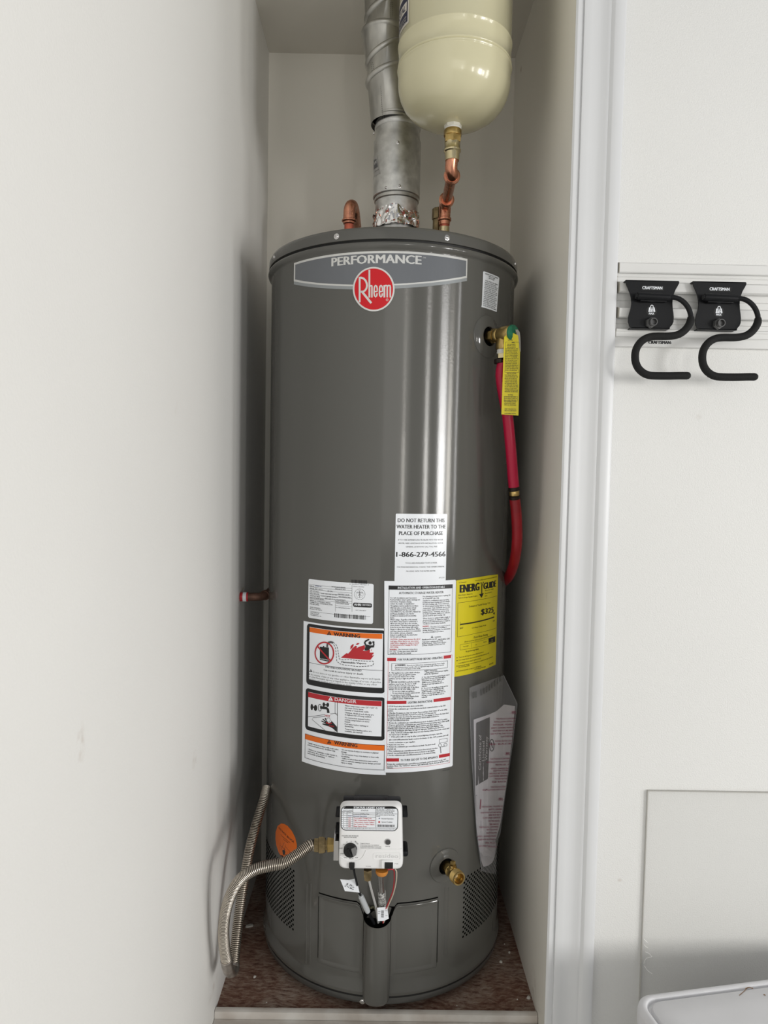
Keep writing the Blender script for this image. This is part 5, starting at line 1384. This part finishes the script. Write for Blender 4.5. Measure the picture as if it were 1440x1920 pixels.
for px, py in ((746, 267), (749, 349), (724, 352), (700, 250)):
    S1 = Cyl(xv, VY, .0547); u, v = S1.inv(px, py); q = S1.fwd(u, v, 0); screw(q, (q.x - xv, q.y - VY, 0), vp, .0028)
# small worn sticker
SS = Cyl(xv - .0005, VY, .0546)
p = Print(SS, 480, 240, 2.667, 1.64)
p.poly([(588, 140), (605, 138), (622, 228), (592, 245), (588, 200)], mat('worn_sticker', (0.38, 0.37, 0.35), 0.5), 0)
p.poly([(590, 160), (604, 155), (610, 195), (590, 210)], M_ink2, 1); p.text("W", 592, 190, 606, 18, M_silver, 2, 0.02); p.text("VENT", 594, 225, 615, 6, M_ink, 1)
p.build('pipe_sticker', vp)
# adjustable elbow of four gores
def disc_path(c0, d0, c1_, d1, r0, r1, mt, name, seg=56, bead=True):
    """one gore: skewed cylinder between two tilted circles"""
    b = MB(); vs = []; prof = [(0, r0), (.0, r0)] ; N = seg
    def circ(c, d_, r):
        d_ = Vector(d_).normalized(); e1 = (Vector((1, 0, 0)) - d_ * d_.x).normalized(); e2 = d_.cross(e1)
        return [Vector(c) + (e1 * math.cos(2 * PI * i / N) + e2 * math.sin(2 * PI * i / N)) * r for i in range(N)]
    c0 = Vector(c0); c1_ = Vector(c1_); d0 = Vector(d0).normalized(); d1 = Vector(d1).normalized()
    rings = [circ(c0, d0, r0), circ(c1_ - d1 * .010, d1, r1)]
    if bead: rings += [circ(c1_ - d1 * .0085, d1, r1 + .0016), circ(c1_ - d1 * .005, d1, r1 + .0036), circ(c1_ - d1 * .001, d1, r1 + .0036), circ(c1_ + d1 * .0025, d1, r1 + .0012), circ(c1_ + d1 * .003, d1, r1 - .001)]
    else: rings += [circ(c1_, d1, r1)]
    vs = [v for r_ in rings for v in r_]
    fs = [[j * N + i, j * N + (i + 1) % N, (j + 1) * N + (i + 1) % N, (j + 1) * N + i] for j in range(len(rings) - 1) for i in range(N)]
    b.add(vs, fs, mt); return b.build(name, vp, smooth=50)
cs = [at(739, 236, VY), at(727, 143, VY), at(724, 103, VY + .002), at(722, 63, VY + .004), at(723, 20, VY + .006), at(724, -60, VY + .006)]
ds = [Vector((0, 0, 1)), Vector((-.34, 0, 1)), Vector((-.50, 0, 1)), Vector((.02, 0, 1)), Vector((-.46, 0, 1)), Vector((0, 0, 1))]
for i in range(5):
    disc_path(cs[i], ds[i], cs[i + 1], ds[i + 1], .0515 if i else .0535, .0515, M_galv2, 'elbow_gore', bead=True)
b = MB(); b.lathe([(.0515, 0), (.0515, ZC - cs[5].z - .001)], cs[5], (0, 0, 1), M_galv2, 48); b.build('upper_pipe', vp)
b = MB(); cc = at(741, 227, VY); b.lathe([(.0535, -.004), (.0555, -.003), (.0555, .001), (.0535, .003)], cc, (0, 0, 1), M_galv2, 48, cap=False); b.build('joint_bead', vp)
# lock seams (rows of small dark stitches) on the gores
for pts, in (([(713, 145), (716, 200), (718, 225)],), ([(733, 5), (731, 45)],), ([(718, 52), (719, 85)],), ([(696, 118), (699, 140)],)):
    b = MB(); S2 = Cyl(cs[2].x, VY + .006, .0525)
    for (xa, ya), (xb, yb2) in zip(pts, pts[1:]):
        n_ = int(abs(yb2 - ya) / 3.4)
        for k in range(n_):
            for dx_ in (0, 3.2):
                x = xa + (xb - xa) * k / n_ + dx_; y = ya + (yb2 - ya) * k / n_
                u, v = S2.inv(x, y); b.add([S2.fwd(u - .0004, v + .0011, .0008), S2.fwd(u + .0004, v + .0011, .0008), S2.fwd(u + .0004, v - .0011, .0008), S2.fwd(u - .0004, v - .0011, .0008)], [[0, 1, 2, 3]], M_hole)
    b.build('lock_seam', vp, smooth=0)
# foil tape wrap at the base
from mathutils import noise as mn
b = MB(); N = 150; K = 18; vs = []
z0_, z1_ = zpx(743, 434), zpx(743, 401)
for j in range(K + 1):
    for i in range(N):
        a = 2 * PI * i / N; t = j / K; zt_ = z1_ + .006 * math.sin(a * 3 + 1) + .003 * math.sin(a * 7)
        q = Vector((math.cos(a) * 4.5, math.sin(a) * 4.5, t * 2.2))
        r_ = .0560 - .0045 * t + abs(mn.noise(q)) * .007 + abs(mn.noise(q * 2.1)) * .0016 - .002
        vs.append((xv + r_ * math.cos(a), VY + r_ * math.sin(a), z0_ + (zt_ - z0_) * t + mn.noise(q * 1.7) * .003))
fs = [[j * N + i, j * N + (i + 1) % N, (j + 1) * N + (i + 1) % N, (j + 1) * N + i] for j in range(K) for i in range(N)]
def isred(k):
    j, i = divmod(k, N); a = 2 * PI * i / N
    return mn.noise(Vector((math.cos(a) * 9 + 5, math.sin(a) * 9, j / K * 4))) > .36
fg = [f for k, f in enumerate(fs) if not isred(k)]; fr_ = [f for k, f in enumerate(fs) if isred(k)]
b.add(vs, fg, M_foil); b.add(vs, fr_, M_foilred); b.build('foil_tape', vp, smooth=22)

# ================================================================== LEFT COPPER PIPE
cl = thing('copper_pipe', (at(655, 427, VY).x, VY, ZT), 'copper elbow on the left of the heater top, bending back to the wall', 'pipe')
xa = at(654.5, 425, VY).x; zt1 = zpx(655, 396)
b = MB(); zz = zpx(655, 392)
path = [Vector((xa, VY, zpx(655, 420))), Vector((xa, VY, zz - .012)), Vector((xa + .001, VY + .002, zz + .002)), Vector((xa + .004, VY + .012, zz + .012)), Vector((xa + .007, VY + .030, zz + .014)), Vector((xa + .010, VY + .08, zz + .006)), Vector((xa + .014, YB - .002, zz - .012))]
b.tube(catmull(path, .004), .0138, M_copper, 24); b.build('copper_elbow', cl)
b = MB(); b.lathe([(.0142, 0), (.0172, .002), (.0172, .005), (.0142, .007), (.0142, .012)], (xa, VY, zpx(655, 417)), (0, 0, 1), M_copper, 24); b.build('press_bead', cl)
b = MB(); b.lathe([(.0112, 0), (.0112, zpx(655, 419) - ZT)], (xa, VY, ZT - .003), (0, 0, 1), M_copperred, 24); b.build('pipe_end', cl)

# ================================================================== RIGHT COPPER RISER TO EXPANSION TANK
EY = 1.50
cr = thing('copper_riser', (at(832, 428, VY).x, VY, ZT), 'copper riser and brass fitting joining the heater top to the expansion tank', 'pipe')
E8 = lambda x, y, d_: at(790 + x / 8.35, 210 + y / 8.35, d_)
xr1 = E8(362, 1750, VY).x
b = MB(); zn_ = E8(360, 1820, VY).z; b.lathe([(.0118, 0), (.0118, zn_ - ZT + .004)], (xr1, VY, ZT - .002), (0, 0, 1), M_brasspale, 24); b.build('nipple', cr)
b = MB(); zt2 = E8(370, 1430, VY).z
b.lathe([(.0108, 0), (.0108, .030)], (xr1, VY, zn_ - .002), (0, 0, 1), M_copperred, 24); b.build('pipe_end', cr)
zbead = E8(368, 1690, VY).z
b = MB(); b.lathe([(.0125, -.012), (.0130, -.004), (.0158, -.002), (.0158, .003), (.0132, .005), (.0138, .020), (.0138, zt2 - zbead - .006)], (xr1, VY, zbead), (0, 0, 1), M_copper, 24)
# elbow toward the viewer
a = E8(370, 1530, VY); e1_ = E8(385, 1440, VY - .02); e2_ = E8(395, 1380, VY - .035)
top_ = E8(480, 1000, EY + .02)
b.tube(catmull([Vector((xr1, VY, zt2 - .02)), Vector((xr1 + .0005, VY - .003, zt2 - .004)), e1_, e2_], .003), .0138, M_copper, 24); b.build('lower_elbow', cr)
dirv = (top_ - e2_).normalized()
b = MB(); b.lathe([(.0115, 0), (.0115, .035), (.0135, .036), (.0135, .060), (.011, .062)], (xr1 - .014, VY + .03, zn_ - .006), (0, 0, 1), M_brassdirty, 8); b.build('side_fitting', cr)
b = MB(); b.lathe([(.0138, -.004), (.0172, -.002), (.0175, .003), (.0140, .006)], e2_, dirv, M_copper, 28); b.build('press_bead', cr)
b = MB(); b.tube([e2_, e2_.lerp(top_, .5), top_], .0112, M_copper, 24); b.build('middle_pipe', cr)
xe = E8(485, 600, EY).x; ctop = Vector((xe, EY, E8(480, 700, EY).z)); 
b = MB(); b.lathe([(.0140, -.007), (.0172, -.004), (.0172, .001), (.0140, .004)], top_, dirv, M_copper, 28); b.build('press_bead', cr)
b = MB(); b.tube(catmull([top_ - dirv * .004, top_ + dirv * .006, Vector((xe - .001, EY + .006, top_.z + .010)), Vector((xe, EY, top_.z + .028)), ctop + Vector((0, 0, .006))], .003), .0128, M_copper, 24); b.build('upper_elbow', cr)
zA = ctop.z; zs_ = [E8(485, y, EY).z for y in (735, 690, 640, 600, 580, 480, 460, 375, 300, 285)]
b = MB(); b.lathe([(.0142, zs_[0] - .004), (.0150, zs_[1]), (.0152, zs_[2]), (.0175, zs_[2] + .002), (.0178, zs_[3]), (.0160, zs_[4]), (.0160, zs_[5])], (xe, EY, 0), (0, 0, 1), M_brasspale, 32)
b.build('press_adapter', cr)
b = MB(); b.lathe([(.0178, zs_[5] - .001), (.0182, zs_[6]), (.0182, zs_[7])], (xe, EY, 0), (0, 0, 1), M_brass, 6); b.lathe([(.0178, zs_[7] - .001), (.0182, zs_[7] + .001), (.0182, zs_[8]), (.0172, zs_[9])], (xe, EY, 0), (0, 0, 1), M_brass, 32); b.build('brass_hex', cr)

# ================================================================== EXPANSION TANK
et = thing('expansion_tank', (xe, EY, zs_[9]), 'cream coloured steel expansion tank above the heater, right of the flue', 'expansion tank')
xt = (at(749, 100, EY).x + at(956, 100, EY).x) / 2
RE = .1145
zdb = E8(485, 215, EY).z
b = MB()
zside = zdb + .078
prof = [(.0001, zdb), (.03, zdb + .001), (.055, zdb + .006), (.075, zdb + .0145), (.090, zdb + .0245), (.1015, zdb + .0375), (.109, zdb + .052), (.1132, zdb + .066), (RE, zside)]
zbd = [at(853, 70, EY - RE).z, at(853, 24, EY - RE).z]
z = zside
zz_ = [(RE, zbd[0] - .006), (RE + .0004, zbd[0] - .0045), (RE + .0026, zbd[0] - .0025), (RE + .0022, zbd[0] - .0005), (RE - .0006, zbd[0] + .0015), (RE + .0018, zbd[0] + .0035), (RE + .0016, zbd[0] + .0052), (RE, zbd[0] + .007), (RE, zbd[1] - .004), (RE + .0018, zbd[1] - .002), (RE + .0018, zbd[1]), (RE, zbd[1] + .002), (RE, zbd[1] + .16), (.10, zbd[1] + .22), (.06, zbd[1] + .25), (.001, zbd[1] + .26)]
b.lathe(prof + [q for q in zz_ if q[1] > zside], (xt, EY, 0), (0, 0, 1), M_cream, 96, cap=False); b.build('shell', et, smooth=75)
b = MB(); b.lathe([(.0165, zs_[9] - .001), (.0165, zs_[9] + .003), (.0178, zs_[9] + .004), (.0182, zs_[9] + .011), (.0160, zs_[9] + .013), (.0150, zs_[9] + .020)], (xe, EY, 0), (0, 0, 1), mat('white_connector', (0.70, 0.68, 0.60), 0.4), 8); b.build('connector', et)
b = MB(); b.lathe([(.0168, zs_[9] + .0002), (.0172, zs_[9] + .002), (.0168, zs_[9] + .0035)], (xe, EY, 0), (0, 0, 1), M_tape, 24); b.build('thread_tape', et)
SE = Cyl(xt, EY, RE)
p = Print(SE, 735, 0, 21.34, EY - .08, .0004)
uR_ = p.P(688, 300)[0]; uIn = p.P(635, 300)[0]; vB = p.P(688, 880)[1]; vT = p.P(688, -400)[1]; uL_ = uR_ - .12
p.polyuv([(uR_, vB), (uR_, vT), (uL_, vT), (uL_, vB)], M_beige, 0)
vBi = vB + .0045
p.polyuv([(uIn, vBi), (uIn, vT), (uL_, vT), (uL_, vBi)], M_navy, 1)
v1 = p.P(600, 430)[1]; v2 = p.P(600, 60)[1]; uI2 = p.P(600, 300)[0]
p.polyuv([(uI2, v1), (uI2, v2), (uL_, v2), (uL_, v1)], M_beige, 2)
v3 = p.P(520, 0)[1]
p.polyuv([(uI2 - .008, v2 + .012), (uI2 - .008, vT), (uL_, vT), (uL_, v2 + .012)], M_beige, 2)
sy = (v2 - v1) * .62 / CAPH
vs_, fs_, w_ = glyphs("INSTAL", 0.04)
p.raw([(uI2 - .004 + (a - w_) * sy, v1 + (v2 - v1) * .18 + c_ * sy) for a, c_ in vs_], fs_, M_navy, 3)
for i in range(5):
    vs_, fs_, w_ = glyphs(["POTABLE WATER SYSTEM", "MAX PRESSURE 150 PSIG", "MAX TEMPERATURE 200 F", "PRECHARGE 40 PSIG", "THERMAL EXPANSION TANK"][i], 0.01)
    sy = .0030 / CAPH
    p.raw([(uIn - .005 + (a - w_) * sy, v1 - .012 - i * .0052 + c_ * sy) for a, c_ in vs_], fs_, M_beige, 2)
p.build('tank_label', et, 'navy and white label wrapping the left side')

# ================================================================== WALL RAIL AND HOOKS
RAILY = YF
HX = lambda x: 1120 + x / 4.5
HY = lambda y: 480 + y / 4.5
def hp(x, y, d_): return at(HX(x), HY(y), d_)
rail = thing('storage_rail', hp(700, 420, RAILY), 'white ribbed plastic storage rail mounted level on the right wall', 'wall rail')
tilt = 0.0
xl_ = hp(172, 300, RAILY - .02).x; xe_ = 1.05
def rz(y, d_=.02): return hp(700, y + 2, RAILY - d_).z     # height of a profile line
# (crop y, protrusion mm)
segs = [('top_flange', [(62, 0), (62, 11), (68, 13), (140, 13), (150, 11), (150, 0)], 178),
        ('upper_web', [(150, 0), (150, 5), (178, 5), (181, 6.5), (186, 6.5), (188, 5), (215, 5), (225, 5), (226, 0)], 174),
        ('upper_rib', [(226, 0), (226, 17), (232, 20), (300, 20), (316, 16), (318, 12), (322, 6), (322, 0)], 176),
        ('middle_web', [(322, 0), (322, 5), (380, 5), (384, 6.5), (390, 5), (440, 5), (440, 0)], 174),
        ('middle_rib', [(440, 0), (440, 17), (447, 20), (518, 20), (528, 17), (530, 0)], 178),
        ('lower_web', [(530, 0), (530, 5), (575, 5), (579, 6.5), (583, 5), (618, 5), (618, 0)], 172),
        ('lower_rib', [(618, 0), (618, 12), (622, 15), (640, 15), (645, 13), (686, 13), (692, 10), (698, 9.5), (698, 0)], 166),
        ('bottom_flange', [(698, 0), (698, 9.5), (700, 11), (765, 11), (772, 9), (772, 0)], 162)]
for nm, pr_, xs_ in segs:
    b = MB(); pts = [(h / 1000, rz(y, h / 1000)) for y, h in pr_]
    x0_ = hp(xs_, 400, RAILY - .012).x
    b.prism(pts, lambda u, v, d_: Vector((d_, RAILY - u, v + 0.0)), x0_, xe_, M_rail)
    b.prism([(u * .98, v) for u, v in pts], lambda u, v, d_: Vector((d_, RAILY - u, v)), x0_ - .0006, x0_ - .0001, M_railend)
    b.build(nm, rail, smooth=30)
PR = Plane((0, RAILY - .0112, 0), (1, 0, 0), (0, 0, 1))
def craftsman(pr, x0, y0, x1, h, mt, L=1, reg=True):
    pr.text("CRAFTSMAN", x0, y0, x1, h, mt, L, 0.06)
    if reg: pr.ring(x1 + 6, y0 - 5, 3.5, 3.5, 1.5, mt, L, 10)
p = Print(PR, 1120, 480, 4.5, RAILY, 0, .0002); craftsman(p, 430, 740, 618, 25, M_ink); p.build('rail_lettering', rail)

def make_hook(dx, dyy, label):
    def H2(x, y, d_): return hp(x + dx, y + dyy, d_)
    yp = RAILY - .032         # plate plane
    hk = thing('storage_hook', H2(450, 600, yp), label, 'hook', 'storage hooks on the white rail')
    out = [(232, 210), (300, 208), (500, 211), (692, 218), (690, 232), (676, 258), (660, 285), (648, 315), (638, 350), (634, 395), (636, 440), (642, 480), (645, 515), (643, 555), (632, 580), (614, 600), (610, 617), (430, 614), (282, 608), (272, 590), (262, 555), (262, 520), (272, 480), (284, 440), (290, 400), (286, 350), (276, 310), (262, 275), (246, 240), (244, 222)]
    uv = [(H2(x, y, yp).x, H2(x, y, yp).z) for x, y in out]
    b = MB(); b.prism(uv, lambda u, v, d_: Vector((u, yp + d_, v)), 0, .003, M_powder); 
    # folded top lip hooked over the rail and bottom lip
    a = H2(240, 205, yp); c_ = H2(690, 218, yp); b.box((a.x, yp, c_.z - .001), (c_.x, RAILY - .018, c_.z + .0018), M_powder, .0008)
    a = H2(284, 600, yp); c_ = H2(612, 616, yp); b.box((a.x, yp, c_.z), (c_.x, RAILY - .014, c_.z + .0025), M_powder, .0008)
    b.build('mounting_plate', hk, smooth=30)
    b = MB(); dr_ = yp - .011
    a = H2(350, 338, dr_); c_ = H2(608, 350, dr_); b.lathe([(.0060, -.003), (.0068, 0), (.0068, (c_ - a).length), (.0055, (c_ - a).length + .001)], a, c_ - a, M_powder, 24)
    a2 = H2(322, 338, dr_); b.lathe([(.0050, 0), (.0054, .001), (.0054, .006), (.0045, .007)], a2, c_ - a, M_powder, 6)
    b.box((a.x + .004, dr_, a.z - .009), (c_.x - .004, yp + .001, a.z + .002), M_powder, .001)
    b.build('pivot_sleeve', hk)
    dh = dr_ - .004
    P1 = [(600, 350), (640, 348), (690, 362), (735, 395), (768, 440), (786, 490), (788, 520)]
    P2 = [(788, 515), (786, 550), (768, 590), (735, 630), (690, 660), (640, 673), (580, 678), (500, 678), (440, 684), (390, 706), (350, 745), (325, 795), (318, 850), (324, 900), (346, 948), (385, 985), (430, 1005), (490, 1011), (600, 1012), (700, 1010), (758, 1010)]
    # the rod swings out from the wall toward its lower end
    def dd(y): return dh - max(0, (y - 500)) / 4.5 * .00012
    b = MB(); b.tube(catmull([H2(x, y, dr_ + (dd(y) - dr_) * min(1, (x - 600) / 100)) for x, y in P1], .004), .0045, M_powder, 16); b.build('steel_rod', hk)
    q = catmull([H2(x, y, dd(y)) for x, y in P2], .004); n_ = len(q)
    e_ = q[-1] + Vector((.0062, 0, 0)); q2 = q + [q[-1] + Vector((.003, 0, 0)), q[-1] + Vector((.0052, 0, 0)), e_]
    b = MB(); b.tube(q2, [.0056, .0064] + [.0068] * (n_ - 2) + [.0060, .0040, .0008], M_foam, 20); b.build('foam_sleeve', hk)
    b = MB(); q = H2(445, 567, yp); dn = Vector((.10, -1, .02))
    b.lathe([(.0100, 0), (.0100, .006), (.0092, .007), (.0075, .0072)], q, dn, M_nut, 6); b.lathe([(.0075, .006), (.0078, .009), (.0070, .013), (.0055, .013), (.0050, .008), (.0001, .008)], q + Vector((.0012, 0, 0)), dn, M_nut, 28, cap=False)
    b.build('hex_nut', hk)
    PP = Plane((0, yp, 0), (1, 0, 0), (0, 0, 1))
    p = Print(PP, 1120 + dx / 4.5, 480 + dyy / 4.5, 4.5, yp, 0, .0002)
    k = 0 if dx == 0 else 1
    p.rect(372, 250, 562, 288, M_black, 1); p.text("CRAFTSMAN", 378, 280, 548, 24, M_white, 2, 0.05)
    p.ellipse(458, 462, 46, 46, M_black, 1, 32)
    p.poly([(436, 434), (482, 434), (488, 472), (430, 472)], M_white, 2); p.ring(460, 426, 11, 11, 6, M_white, 2, 18)
    p.text("25 lb", 444, 452, 474, 11, M_black, 3, 0.02); p.text("11 kg", 442, 467, 475, 10, M_black, 3, 0.02)
    p.text("MAX", 434, 494, 480, 17, M_white, 2, 0.04)
    p.build('plate_lettering', hk)
    return hk
make_hook(0, 0, 'black S shaped foam covered hook, left one, nearer the door casing')
make_hook(567, 10, 'black S shaped foam covered hook, right one, farther from the door casing')

# ================================================================== CLEAR SHEET ON THE WALL
a = at(1215, 1483, YF - .004); zt3 = a.z
b = MB(); xa_ = a.x; xb_ = 1.0; zb3 = GF + .02
b.box((xa_, YF - .0052, zb3), (xb_, YF - .0035, zt3), M_sheet, 0)
sh = b.build('plastic_sheet', smooth=0)
shr = thing('wall_sheet', (xa_, YF, zb3), 'clear plastic sheet standing flat against the right wall, above the bin', 'plastic sheet')
sh.name = 'clear_panel'; attach(sh, shr)
b = MB(); M_edge = mat('sheet_edge', (0.48, 0.47, 0.44), 0.4)
b.box((xa_ - .0010, YF - .0056, zb3), (xa_ + .0004, YF - .0005, zt3), M_edge, 0); b.box((xa_, YF - .0056, zt3 - .0003), (xb_, YF - .0005, zt3 + .0010), M_edge, 0); b.build('cut_edge', shr, smooth=0)
b = MB(); M_scr = mat('scratch', (0.90, 0.90, 0.88), 0.3)
G = lambda x, y: at(1020 + x / 3.43, 1480 + y / 3.43, YF - .0056)
for pts in ([(642, 962), (665, 985)], [(645, 1000), (655, 1012), (668, 1020)], [(650, 1045), (675, 1055), (695, 1078)], [(696, 1076), (660, 1085), (648, 1100), (642, 1120)], [(645, 1135), (665, 1165), (695, 1186)]):
    b.tube([G(x, y) for x, y in pts], .0005, M_scr, 5)
b.build('edge_scratches', shr)

# ================================================================== STORAGE BIN
ZL = 0.232
bin_ = thing('storage_bin', (0.72, 1.0, GF), 'off-white plastic storage bin with grooved lid, bottom right corner by the wall', 'storage bin')
far_l = atz(1236, 1858, ZL); far_r = atz(1440, 1832, ZL); lft = atz(1199, 1893, ZL)
ux = (Vector((far_r.x, far_r.y)) - Vector((far_l.x, far_l.y))).normalized(); uy = Vector((ux.y, -ux.x))     # ux along the back edge, uy toward the viewer
Oc = Vector((lft.x, lft.y)) - uy * 0.052 - ux * .001
A0 = Vector((far_l.x, far_l.y)); 
s0 = (Vector((lft.x, lft.y)) - A0).dot(ux); 
Oc = A0 + ux * s0
BW, BD = 0.58, 0.40
def BP(u, v, z): q = Oc + ux * u + uy * v; return Vector((q.x, q.y, z))
def rr(u0, v0, u1, v1, r, n=10):
    out = []
    for (cx_, cy_, a_) in ((u0 + r, v0 + r, PI), (u1 - r, v0 + r, 1.5 * PI), (u1 - r, v1 - r, 0), (u0 + r, v1 - r, .5 * PI)):
        for i in range(n + 1): out.append((cx_ + r * math.cos(a_ + PI / 2 * i / n), cy_ + r * math.sin(a_ + PI / 2 * i / n)))
    return out
def loft(levels, mt, name, cap=True):
    """levels: (inset, radius, z)"""
    b = MB(); vs = []; n = None
    for ins, r, z in levels:
        o_ = rr(ins, ins, BW - ins, BD - ins, r); n = len(o_); vs += [BP(u, v, z) for u, v in o_]
    fs = [[j * n + i, j * n + (i + 1) % n, (j + 1) * n + (i + 1) % n, (j + 1) * n + i] for j in range(len(levels) - 1) for i in range(n)]
    if cap: fs.append([(len(levels) - 1) * n + i for i in range(n)])
    b.add(vs, fs, mt); return b.build(name, bin_, smooth=40)
loft([(.010, .03, ZL - .030), (.0, .038, ZL - .030), (.0, .038, ZL - .010), (.002, .036, ZL - .003), (.006, .033, ZL), (.011, .030, ZL + .0005), (.0135, .028, ZL - .001), (.0155, .027, ZL - .007), (.0190, .026, ZL - .007), (.0215, .024, ZL - .001), (.024, .023, ZL + .0002), (.06, .01, ZL + .0003)], M_bin, 'lid')
loft([(.05, .03, GF + .0), (.045, .035, GF + .002), (.018, .045, ZL - .035), (.012, .05, ZL - .03)][::1], mat('bin_body_plastic', (0.66, 0.66, 0.68), 0.45), 'tub', cap=False)
# dirt smears on the lid
b = MB()
def smear(cx_, cy_, pts, w):
    for (xa1, ya1), (xb1, yb1) in zip(pts, pts[1:]):
        a = atz(xa1, ya1, ZL + .0007); c_ = atz(xb1, yb1, ZL + .0007); d_ = (c_ - a).normalized(); n_ = Vector((-d_.y, d_.x, 0)) * w
        b.add([a + n_, c_ + n_ * .8, c_ - n_ * .8, a - n_], [[0, 1, 2, 3]], M_dirt)
G2 = lambda x, y: (1020 + x / 3.43, 1480 + y / 3.43)
smear(0, 0, [G2(1255, 1325), G2(1285, 1300), G2(1310, 1275), G2(1345, 1278)], .0006)
smear(0, 0, [G2(1295, 1282), G2(1320, 1272), G2(1345, 1282)], .0012)
smear(0, 0, [G2(1412, 1318), G2(1425, 1325)], .0015)
b.build('dirt_smear', bin_)

# ================================================================== DEBRIS ON THE CLOSET FLOOR
def chip(px, py, r, mt, name, label, cat, lng=1.0, ang=0.0, h=.004):
    c_ = atz(px, py, 0.0); b = MB(); n = 9; rn_ = random.Random(int(px * 7 + py)); pts = []
    for i in range(n):
        a = 2 * PI * i / n; q = r * (.75 + .35 * rn_.random()); x = q * math.cos(a) * lng; y = q * math.sin(a)
        pts.append((x * math.cos(ang) - y * math.sin(ang), x * math.sin(ang) + y * math.cos(ang)))
    vs = [(c_.x + x, c_.y + y, .0002) for x, y in pts] + [(c_.x + x * .8, c_.y + y * .8, h * (.7 + .3 * rn_.random())) for x, y in pts] + [(c_.x, c_.y, h * 1.1)]
    fs = [[i, (i + 1) % n, n + (i + 1) % n, n + i] for i in range(n)] + [[n + i, n + (i + 1) % n, 2 * n] for i in range(n)] + [list(range(n))[::-1]]
    b.add(vs, fs, mt); o = b.build(name, smooth=30); tag(o, label, cat); return o
chip(468, 1737, .006, M_chip, 'plaster_chip', 'long pale chip on the floor behind the gas hose', 'debris', 2.0, .3)
chip(477, 1833, .0028, M_chip, 'plaster_chip', 'small pale chip on the floor below the heater, left side', 'debris')
chip(991, 1872, .0045, M_chip, 'plaster_chip', 'grey chip on the floor at the right front corner by the sill', 'debris')
chip(939, 1804, .0040, M_chip, 'plaster_chip', 'angular white chip on the floor right of the heater base', 'debris')
chip(955, 1787, .0026, M_chip, 'plaster_chip', 'tiny white chip behind the angular chip, right of the heater', 'debris')
b = MB(); rn = random.Random(8)
for i in range(150):
    x = XL + .01 + rn.random() * (XR - XL - .02); y = YF + .06 + rn.random() * .42
    if math.hypot(x - TX, y - TY) < TR + .004: continue
    s_ = .0004 + rn.random() ** 3 * .0016; k = len(b.v)
    b.add([(x - s_, y - s_, .0002), (x + s_, y - s_ * .6, .0002), (x + s_ * .5, y + s_, .0002), (x, y, s_ * 1.3)], [[0, 1, 3], [1, 2, 3], [2, 0, 3]], M_chip if rn.random() < .6 else M_chipbrown)
o = b.build('floor_grit', smooth=0); tag(o, 'scattered pale grit and crumbs on the closet floor boards', 'debris', None, 'stuff')
